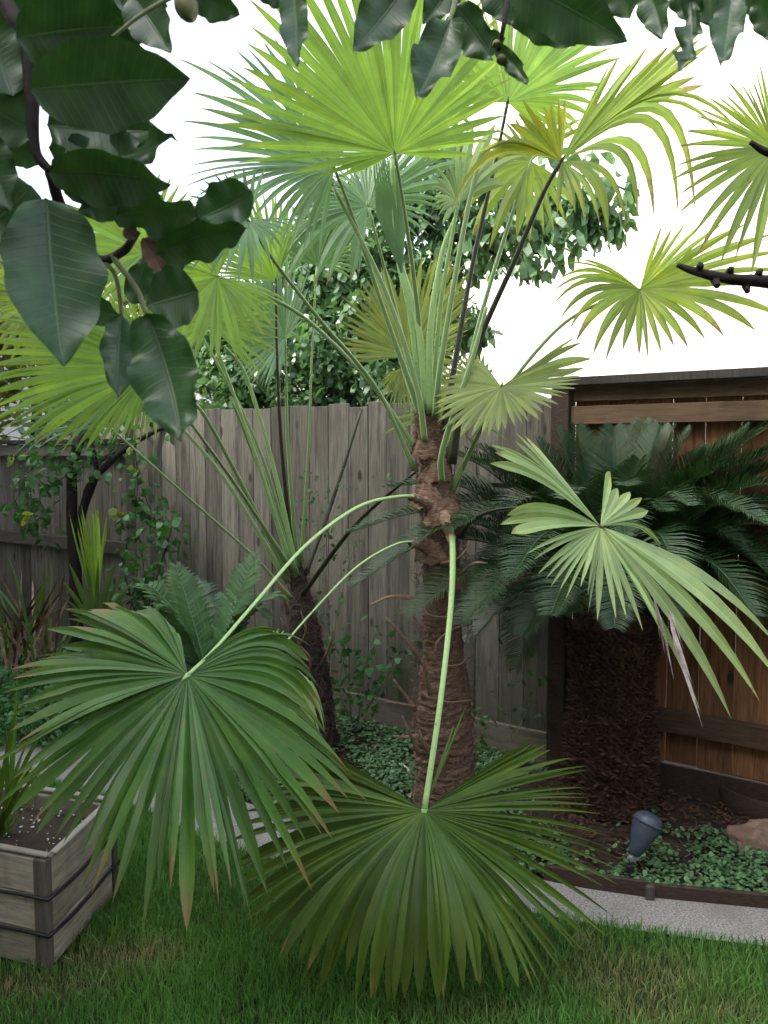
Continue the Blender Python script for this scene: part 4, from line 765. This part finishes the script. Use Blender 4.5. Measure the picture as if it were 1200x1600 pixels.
# low green plant mass behind the path at left
lw = thing('low_shrub', G(60, 1130), 'low bushy green plant spreading beside the path at far left', 'shrub')
pts = []
for _ in range(4200):
    q = G(random.gauss(70, 95), random.uniform(1060, 1172)); pts.append((q.x, q.y, abs(random.gauss(0, .09))+.01))
V, Fs, C = leaf_cloud(np.array(pts), .045, .5, None, .1, .5); link(big_mesh('foliage', V, Fs, 3, C, M['weed'], False), lw)
b = MB()
q0 = G(60, 1110)
for _ in range(14):
    q = G(random.gauss(60, 60), random.uniform(1080, 1140)); b.tube([q0, q+Vector((0, 0, .03)), q+Vector((random.gauss(0, .05), random.gauss(0, .05), .09)), q+Vector((random.gauss(0, .08), random.gauss(0, .05), .17))], [.005, .004, .003, .002], 5)
b.build('stem', M['bark'], lw)

# ---------------- small things ----------------
def blob(name, c, rx, ry, rz, mat, label, cat, seed=0, amp=.25):
    import bmesh
    bm = bmesh.new(); bmesh.ops.create_icosphere(bm, subdivisions=4, radius=1)
    for v in bm.verts:
        n_ = 1+amp*noise.noise(v.co*1.7+Vector((seed, 0, 0)))+amp*.4*noise.noise(v.co*5+Vector((seed, 0, 0))); v.co = Vector((v.co.x*rx*n_, v.co.y*ry*n_, max(v.co.z, -.35)*rz*n_))+c
    me = bpy.data.meshes.new(name); bm.to_mesh(me); bm.free(); me.materials.append(mat)
    for p in me.polygons: p.use_smooth = True
    o = bpy.data.objects.new(name, me); S.collection.objects.link(o); return tag(o, label, cat)
c = G(1185, 1322); blob('rock', Vector((c.x, c.y, .01)), .125, .09, .085, M['rock'], 'rounded brown rock in the bed at the right edge', 'rock', 3)
c = G(118, 1040); blob('stone', Vector((c.x, c.y, .03)), .06, .05, .08, M['stone'], 'pale upright stone at the foot of the left fence', 'stone', 9)
# hose
b = MB(); b.tube(catmull([G(380, 1120, .012), G(450, 1128, .012), G(530, 1133, .012), G(590, 1138, .012), G(625, 1148, .012), G(690, 1165, .012)], 10), .011, 8)
tag(b.build('hose', M['black']), 'black hose lying on the bed behind the tall palm', 'hose')
b = MB(); b.tube(catmull([G(602, 1186, .012), G(622, 1192, .016), G(635, 1200, .02), G(642, 1210, .012)], 6), [.004+.0002*i for i in range(19)], 6, noise_amp=.4)
tag(b.build('dry_stick', M['perlite']), 'bleached curved stick on the ground cover left of the tall palm', 'stick')
# edging board along the back of the path
ed = [G(*p) for p in [(850, 1375), (925, 1389), (1010, 1402)]]; ed2 = [G(*p) for p in [(1012, 1402), (1200, 1420), (1400, 1440), (1600, 1455)]]
def edging(pts, z1, label):
    b = MB(); pts = catmull(pts, 6); vs = []
    for i, p in enumerate(pts):
        t = (pts[min(i+1, len(pts)-1)]-pts[max(0, i-1)]).normalized(); nrm = Vector((-t.y, t.x, 0))*(.018 if t.x > 0 else -.018)
        vs += [p+Vector((0, 0, -.01)), p+Vector((0, 0, z1-.003)), p+nrm*.2+Vector((0, 0, z1)), p+nrm*.8+Vector((0, 0, z1)), p+nrm+Vector((0, 0, z1-.003)), p+nrm+Vector((0, 0, -.01))]
    fs = [(6*i+k, 6*i+(k+1) % 6, 6*i+6+(k+1) % 6, 6*i+6+k) for i in range(len(pts)-1) for k in range(6)]+[(0, 1, 2, 3, 4, 5), tuple(6*(len(pts)-1)+k for k in (5, 4, 3, 2, 1, 0))]
    b.add(vs, fs); tag(b.build('edging_board', M['edging'], None, False), label, 'garden edging', 'edging boards along the back of the path')
edging(ed, .055, 'dark brown edging board beside the path, ending below the spotlight'); edging(ed2, .048, 'dark brown edging board beside the path, running to the right edge')
# wire peg / joint stake
b = MB(); q = G(1014, 1403); b.box((q.x, q.y-.010, .022), (.03, .014, .055), -.15, bev=.003); tag(b.build('stake', M['cap'], None, False), 'small wooden stake at the joint of the edging boards', 'stake')
# ring of plastic edging
rg = G(1205, 1252)
b = MB(); b.lathe(rg, (0, 0, 1), [(.235, -.01), (.235, .075), (.228, .082), (.221, .075), (.221, -.01)], 40); tag(b.build('planting_ring', M['edging']), 'dark round planting ring sunk in the bed at right', 'planting ring')
# spotlight
L0 = G(984, 1372); hd = P(1011, 1288, 3.0); jn = P(991, 1335, 2.98)
sl_ = thing('garden_spotlight', L0, 'tilted blue grey garden spotlight on a stake in the bed', 'garden light'); ax = (hd-jn).normalized()
b = MB(); b.lathe(jn, ax, [(.001, -.004), (.018, -.002), (.024, .01), (.034, .04), (.044, .075), (.051, .105), (.053, .125), (.050, .140), (.040, .152), (.020, .160), (.001, .162)], 28); b.build('lamp_head', M['bluegrey'], sl_)
b = MB(); b.lathe(jn, ax, [(.053, .118), (.0565, .119), (.0565, .129), (.053, .130)], 28); b.build('rim', M['bluegrey'], sl_)
b = MB(); b.box(jn-ax*.014, (.026, .02, .024), .2, bev=.003); b.tube([jn-ax*.014+Vector((-.02, 0, 0)), jn-ax*.014+Vector((.02, 0, 0))], .006, 8); b.build('knuckle', M['aluminium'], sl_, False)
b = MB(); b.tube([jn-ax*.02, L0+Vector((0, 0, .02)), L0+Vector((0, 0, -.05))], [.009, .010, .004], 8); b.box(L0+Vector((0, 0, .035)), (.028, .02, .03), .1, bev=.003); b.build('stake', M['black'], sl_, False)

# ---------------- planter box ----------------
pc = G(78, 1518); ZT = .345
pr_ = thing('planter_box', pc, 'weathered wooden planter box with two black straps at left', 'planter box')
e1 = Vector((-math.cos(.33), math.sin(.33), 0)); e2 = Vector((math.sin(.13), math.cos(.13), 0))       # front goes left, side goes back
Wf, Ws = .52, .42; TH = .022
def bd(a, bb, z0, z1, inset, mat, name, off=0):
    d = (bb-a); l = d.length; d.normalize(); nr = Vector((d.y, -d.x, 0)); c = (a+bb)/2-nr*(TH/2)*inset; c.z = (z0+z1)/2
    q = MB(); q.box(c, (l, TH, z1-z0), math.atan2(d.y, d.x), (0, random.random(), .5, 1), bev=.003); return q.build(name, mat, pr_, False)
A = Vector((pc.x, pc.y, 0)); Bc = A+e1*Wf; Cc = A+e2*Ws; D = Bc+e2*Ws
for (a, bb, ins) in ((A+e1*.045, Bc-e1*.03, -1), (A+e2*.012, Cc, 1), (Cc, D, 1), (Bc, D, -1)):
    for k in range(3):
        z0 = .006+k*.112; o = bd(a, bb, z0, z0+.1095, ins, M['boxwood'], 'board')
q = MB(); q.box(A+e1*.022+e2*.008+Vector((0, 0, .172)), (.046, .03, .344), math.atan2(-e1.y, -e1.x), (0, .3, .5, 1), bev=.003); q.build('corner_post', M['postwood'], pr_, False)
q = MB(); q.box(Cc+e2*.012+e1*.01+Vector((0, 0, .172)), (.04, .026, .344), math.atan2(-e1.y, -e1.x), (0, .1, .5, 1), bev=.003); q.build('corner_post', M['postwood'], pr_, False)
q = MB(); q.box(Bc-e1*.022+e2*.008+Vector((0, 0, .172)), (.046, .03, .344), math.atan2(-e1.y, -e1.x), (0, .5, .5, 1), bev=.003); q.build('corner_post', M['postwood'], pr_, False)
rimz = .352
for (a, bb) in ((A+e2*.012, Bc+e2*.012), (A-e1*.004+e2*.03, Cc-e2*.0), (Cc+e1*.02, D-e1*.02), (Bc+e2*.03, D)):
    d = (bb-a).normalized(); q = MB(); c = (a+bb)/2+Vector((0, 0, rimz)); q.box(c, ((bb-a).length, .024, .010), math.atan2(d.y, d.x), (1, random.random(), .5, 1), bev=.003); q.build('rim', M['boxwood'], pr_, False)
for z in (.117, .229):
    q = MB(); o_ = .012; loop = [A-e1*o_-e2*o_, Bc+e1*o_-e2*o_, D+e1*o_+e2*.03, Cc-e1*o_+e2*.03, A-e1*o_-e2*o_]
    for a, bb in zip(loop[:-1], loop[1:]):
        pts = [a.lerp(bb, t)+Vector((0, 0, z-.006*math.sin(math.pi*t)+.004*math.sin(7*t))) for t in [i/10 for i in range(11)]]; q.tube(pts, .0055, 7)
    q.build('strap', M['black'], pr_)
q = MB(); c = (A+D)/2; gx = 14; vs = []
for i in range(gx+1):
    for j in range(gx+1):
        p = A+e1*(Wf*(.04+.92*i/gx))+e2*(Ws*(.05+.92*j/gx)); vs.append(Vector((p.x, p.y, .285+.012*noise.noise(p*30))))
q.add(vs, [(i*(gx+1)+j, (i+1)*(gx+1)+j, (i+1)*(gx+1)+j+1, i*(gx+1)+j+1) for i in range(gx) for j in range(gx)]); q.build('soil', M['soil'], pr_)
q = MB()
for _ in range(130):
    p = A+e1*(Wf*random.uniform(.06, .95))+e2*(Ws*random.uniform(.07, .95)); s = random.uniform(.0015, .0045)
    q.box((p.x, p.y, .292+random.uniform(0, .006)), (s*random.uniform(1, 2.4), s, s), random.uniform(0, 6))
q.build('perlite', M['perlite'], pr_, False)['kind'] = 'stuff'
pb = A+e1*.32+e2*.2; pb.z = .285
straps('potted_plant', 'dark strap leaved plant growing in the wooden planter', pb,
       [(-20, 1010, 2.6, 0), (28, 1040, 2.6, .0, 'green'), (35, 1075, 2.55, .05), (100, 1105, 2.6, .1), (140, 1180, 2.7, .12), (85, 1195, 2.6, .1), (60, 1185, 2.5, .05), (90, 1160, 2.8, .1), (55, 1130, 2.8, .05), (40, 1200, 2.45, .1), (-60, 1100, 2.5, .05, 'green'), (-20, 1160, 2.4, .1, 'green'), (10, 1120, 2.7, .0), (75, 1220, 2.45, .2, 'yellow'), (-80, 1180, 2.5, .1)], .012, 'deep', 'plant', .03)

# ---------------- overhanging broad leaved tree near the camera ----------------
nt_ = thing('broadleaf_tree', (-1.15, .0, 0), 'large leaved tree overhanging the top of the view, dark leathery leaves', 'tree')
def branch(pts, r0, r1, mat='twig', name='branch', par=None):
    b = MB(); c = catmull(pts, 10); m_ = len(c); b.tube(c, [r0+(r1-r0)*i/(m_-1) for i in range(m_)], 10, noise_amp=.35, nscale=25); return b.build(name, M[mat], par or nt_)
branch([Vector((-1.15, 0, 0)), Vector((-1.12, .02, 1.0)), Vector((-1.1, .0, 1.9))], .11, .07, 'bark', 'trunk')
branch([Vector((-1.1, 0, 1.8)), Vector((-.8, .4, 2.2)), P(-40, -60, .72)], .05, .0075)
branch([P(-40, -60, .72), P(18, 20, .68), P(42, 62, .67), P(50, 150, .66), P(56, 235, .66), P(78, 268, .66)], .0075, .003)
branch([Vector((-1.1, 0, 1.85)), Vector((-.6, .4, 2.35)), P(400, -160, .85), P(700, -90, .85), P(1000, -80, .9), P(1300, -60, 1.0)], .045, .006)
branch([P(1300, -60, 1.0), Vector((.95, 1.0, 1.9)), P(1330, 455, 1.25), P(1200, 440, 1.2), P(1130, 434, 1.2), P(1085, 424, 1.2), P(1058, 414, 1.2)], .015, .0032)
branch([P(1400, 300, 1.3), P(1270, 262, 1.3), P(1200, 238, 1.3), P(1172, 222, 1.3)], .010, .004)
for q in ((1092, 422), (1118, 438), (1140, 428), (1165, 446), (1185, 432)):
    branch([P(q[0], q[1], 1.2), P(q[0]+3, q[1]+(9 if q[1] > 432 else -9), 1.19)], .006, .004, name='knot')
branch([P(78, 268, .66), P(100, 330, .68), P(150, 402, .7), P(190, 394, .7), P(215, 360, .7)], .0045, .0035)
branch([P(150, 402, .7), P(180, 430, .7), P(192, 505, .7)], .0022, .0015, 'greentwig', 'twig'); branch([P(175, 400, .7), P(215, 455, .69), P(236, 520, .68)], .0025, .0016, 'greentwig', 'twig')
branch([P(280, -10, .62), P(225, 20, .62), P(160, 70, .62)], .0016, .0011, 'greentwig', 'twig')
branch([P(705, -90, .85), P(712, -10, .78), P(700, 40, .76)], .004, .0015, 'greentwig', 'twig'); branch([P(800, -90, .86), P(790, 20, .8), P(778, 80, .8)], .004, .0015, 'twig', 'twig')
def big_leaf(base, tip, w, roll=0.0, cup=.25, wave=.03, curl=.12, wv=3.0, ph=None, mat='leaf', bend=0.0):
    """w = widest half breadth in metres; roll turns the blade about its midrib"""
    a, t = P(*base), P(*tip); d = t-a; L = d.length; d.normalize(); view = (a-Vector((0, 0, CH))).normalized()
    s = d.cross(view).normalized(); s = Matrix.Rotation(roll, 3, d)@s; n_ = s.cross(d).normalized()
    if n_.dot(view) > 0: pass
    K, J = 22, 8; vs = []; cs = []; ph = random.uniform(0, 6) if ph is None else ph
    for i in range(K+1):
        u = i/K; prof = math.sin(math.pi*min(1, u**.85))**(.58+.30*u)*(1-.05*u) if 0 < u < 1 else 0
        c = a+d*L*u+n_*(curl*L*(4*u*(1-u))-curl*L*.0)+s*(bend*L*math.sin(math.pi*u))
        for j in range(-J, J+1):
            v = j/J; ww = w*prof*(1+.05*math.sin(u*23+ph+(3 if v > 0 else 0)))
            off = -abs(v)*cup*w*prof*1.0+wave*L*abs(v)**2*math.sin(wv*2*math.pi*u+ph+(1.5 if v > 0 else 0))
            vs.append(c+s*(v*ww)+n_*off); cs.append((u, .5, abs(v), 1))
    R = 2*J+1; fs = [(i*R+j, i*R+j+1, (i+1)*R+j+1, (i+1)*R+j) for i in range(K) for j in range(2*J)]
    b = MB(); b.add(vs, fs, cs); o = b.build('leaf', M[mat], nt_); return o
LV = [((48, 140, .60), (298, 122, .62), .031, .15, .2, .012, .03), ((78, 268, .61), (268, 288, .60), .0215, .5, .3, .02, .05), ((84, 250, .66), (272, 212, .64), .018, -.8, .3, .05, .08),
      ((72, 308, .60), (100, 572, .58), .0345, -.2, .25, .015, .05), ((232, 495, .62), (284, 692, .58), .0245, .25, .3, .04, .08), ((190, 492, .66), (184, 622, .64), .0155, -.3, .3, .03, .05),
      ((310, 455, .66), (228, 478, .66), .024, .2, .2, .02, .02), ((182, 335, .66), (330, 345, .64), .017, .5, .3, .05, .08), ((395, 300, .64), (300, 345, .64), .018, .2, .3, .05, .1), ((245, 398, .64), (388, 356, .62), .017, .55, .35, .03, .08),
      ((25, 60, .64), (200, 40, .66), .03, .2, .2, .03, .05), ((70, 95, .68), (190, -40, .70), .03, -.2, .2, .03, .05), ((20, 150, .66), (-30, 20, .66), .03, .1, .2, .03, .05), ((60, 10, .7), (230, 60, .7), .03, .4, .2, .03, .05),
      ((0, 40, .72), (150, -30, .72), .035, .2, .2, .03, .05), ((120, 80, .72), (245, 110, .72), .028, .1, .2, .03, .05), ((72, 195, .66), (252, 205, .66), .024, -.3, .3, .03, .05), ((75, 230, .7), (222, 262, .7), .018, .3, .3, .03, .05),
      ((50, 290, .64), (-40, 372, .62), .025, .2, .25, .02, .05), ((55, 205, .68), (-60, 140, .66), .03, .3, .2, .03, .05), ((-40, 200, .62), (15, 330, .62), .018, .2, .2, .03, .05), ((10, 230, .7), (70, 250, .7), .012, .2, .2, .03, .05),
      ((205, -10, .66), (266, 82, .64), .017, .1, .25, .02, .03), ((190, -30, .68), (262, 12, .68), .02, .1, .2, .02, .03), ((300, -20, .66), (374, 24, .66), .015, .3, .3, .03, .05),
      ((130, 480, .68), (186, 494, .68), .012, .2, .2, .03, .05), ((205, 475, .7), (232, 398, .7), .012, .3, .2, .03, .03), ((100, 300, .68), (200, 250, .68), .02, .2, .2, .03, .05), ((232, 410, .68), (300, 400, .68), .02, -.4, .3, .05, .05), ((240, 300, .7), (238, 352, .7), .012, .6, .2, .03, .05),
      ((200, 310, .68), (120, 330, .68), .014, .2, .2, .03, .05),
      # top row
      ((456, -30, .78), (462, 102, .74), .0135, .3, .3, .02, .05), ((640, -30, .74), (553, 80, .72), .021, .2, .3, .025, .05), ((706, 28, .74), (652, 150, .70), .020, .25, .35, .035, .08), ((712, 10, .8), (770, 95, .78), .019, .4, .3, .04, .05),
      ((775, 70, .8), (824, 132, .78), .008, .2, .4, .04, .1), ((790, -40, .72), (980, 66, .70), .025, .15, .2, .015, .03), ((800, 0, .78), (900, 72, .78), .018, .2, .2, .02, .03), ((1008, -30, .78), (1036, 62, .76), .014, .2, .3, .03, .05),
      ((1078, 0, .78), (1062, 112, .74), .0105, .7, .4, .05, .08), ((1145, -20, .78), (1128, 100, .74), .015, .2, .3, .03, .05), ((1105, -30, .8), (1112, 42, .8), .02, .2, .3, .03, .03), ((1185, -10, .78), (1205, 66, .78), .012, .3, .3, .03, .05),
      ((1060, -40, .8), (1092, 38, .8), .016, .2, .3, .03, .03), ((960, -40, .82), (985, 30, .82), .02, .2, .3, .03, .03), ((720, -40, .82), (660, 40, .82), .016, .2, .3, .03, .03), ((860, -50, .84), (930, 15, .84), .022, .2, .3, .03, .03), ((760, -50, .84), (800, 40, .84), .018, .2, .3, .03, .03),
      ((600, -30, .82), (650, 8, .82), .02, .2, .3, .03, .03), ((400, -40, .82), (470, 0, .82), .018, .2, .3, .03, .03), ((1150, -40, .84), (1200, 20, .84), .02, .2, .3, .03, .03), ((700, 25, .82), (735, 72, .82), .014, .2, .3, .03, .03), ((740, 70, .84), (790, 60, .84), .012, .2, .3, .03, .03)]
for L_ in LV: big_leaf(L_[0], L_[1], L_[2], L_[3], L_[4]*1.4, L_[5]*1.7, L_[6]*1.4)
for (p, q, w) in (((195, 372, .68), (212, 352, .68), .006), ((225, 372, .67), (255, 430, .66), .008)): big_leaf(p, q, w, .3, .5, .03, .1, mat='dryred')
for (a, c_, r) in (((282, -12, .64), (300, 32, .63), .0085), ((774, 62, .8), (779, 76, .8), .0045), ((782, 84, .8), (785, 102, .8), .005), ((812, 28, .8), (806, 46, .8), .006)):
    A_, C_ = P(*a), P(*c_); dd = C_-A_; l = dd.length; b = MB(); b.lathe(A_, dd, [(.0008, 0)]+[(r*math.sin(math.pi*(u*.92+.04))**.7, l*u) for u in [i/10 for i in range(1, 10)]]+[(.0012, l), (.0006, l*1.05)], 16); b.build('fruit', M['fruit'], nt_)
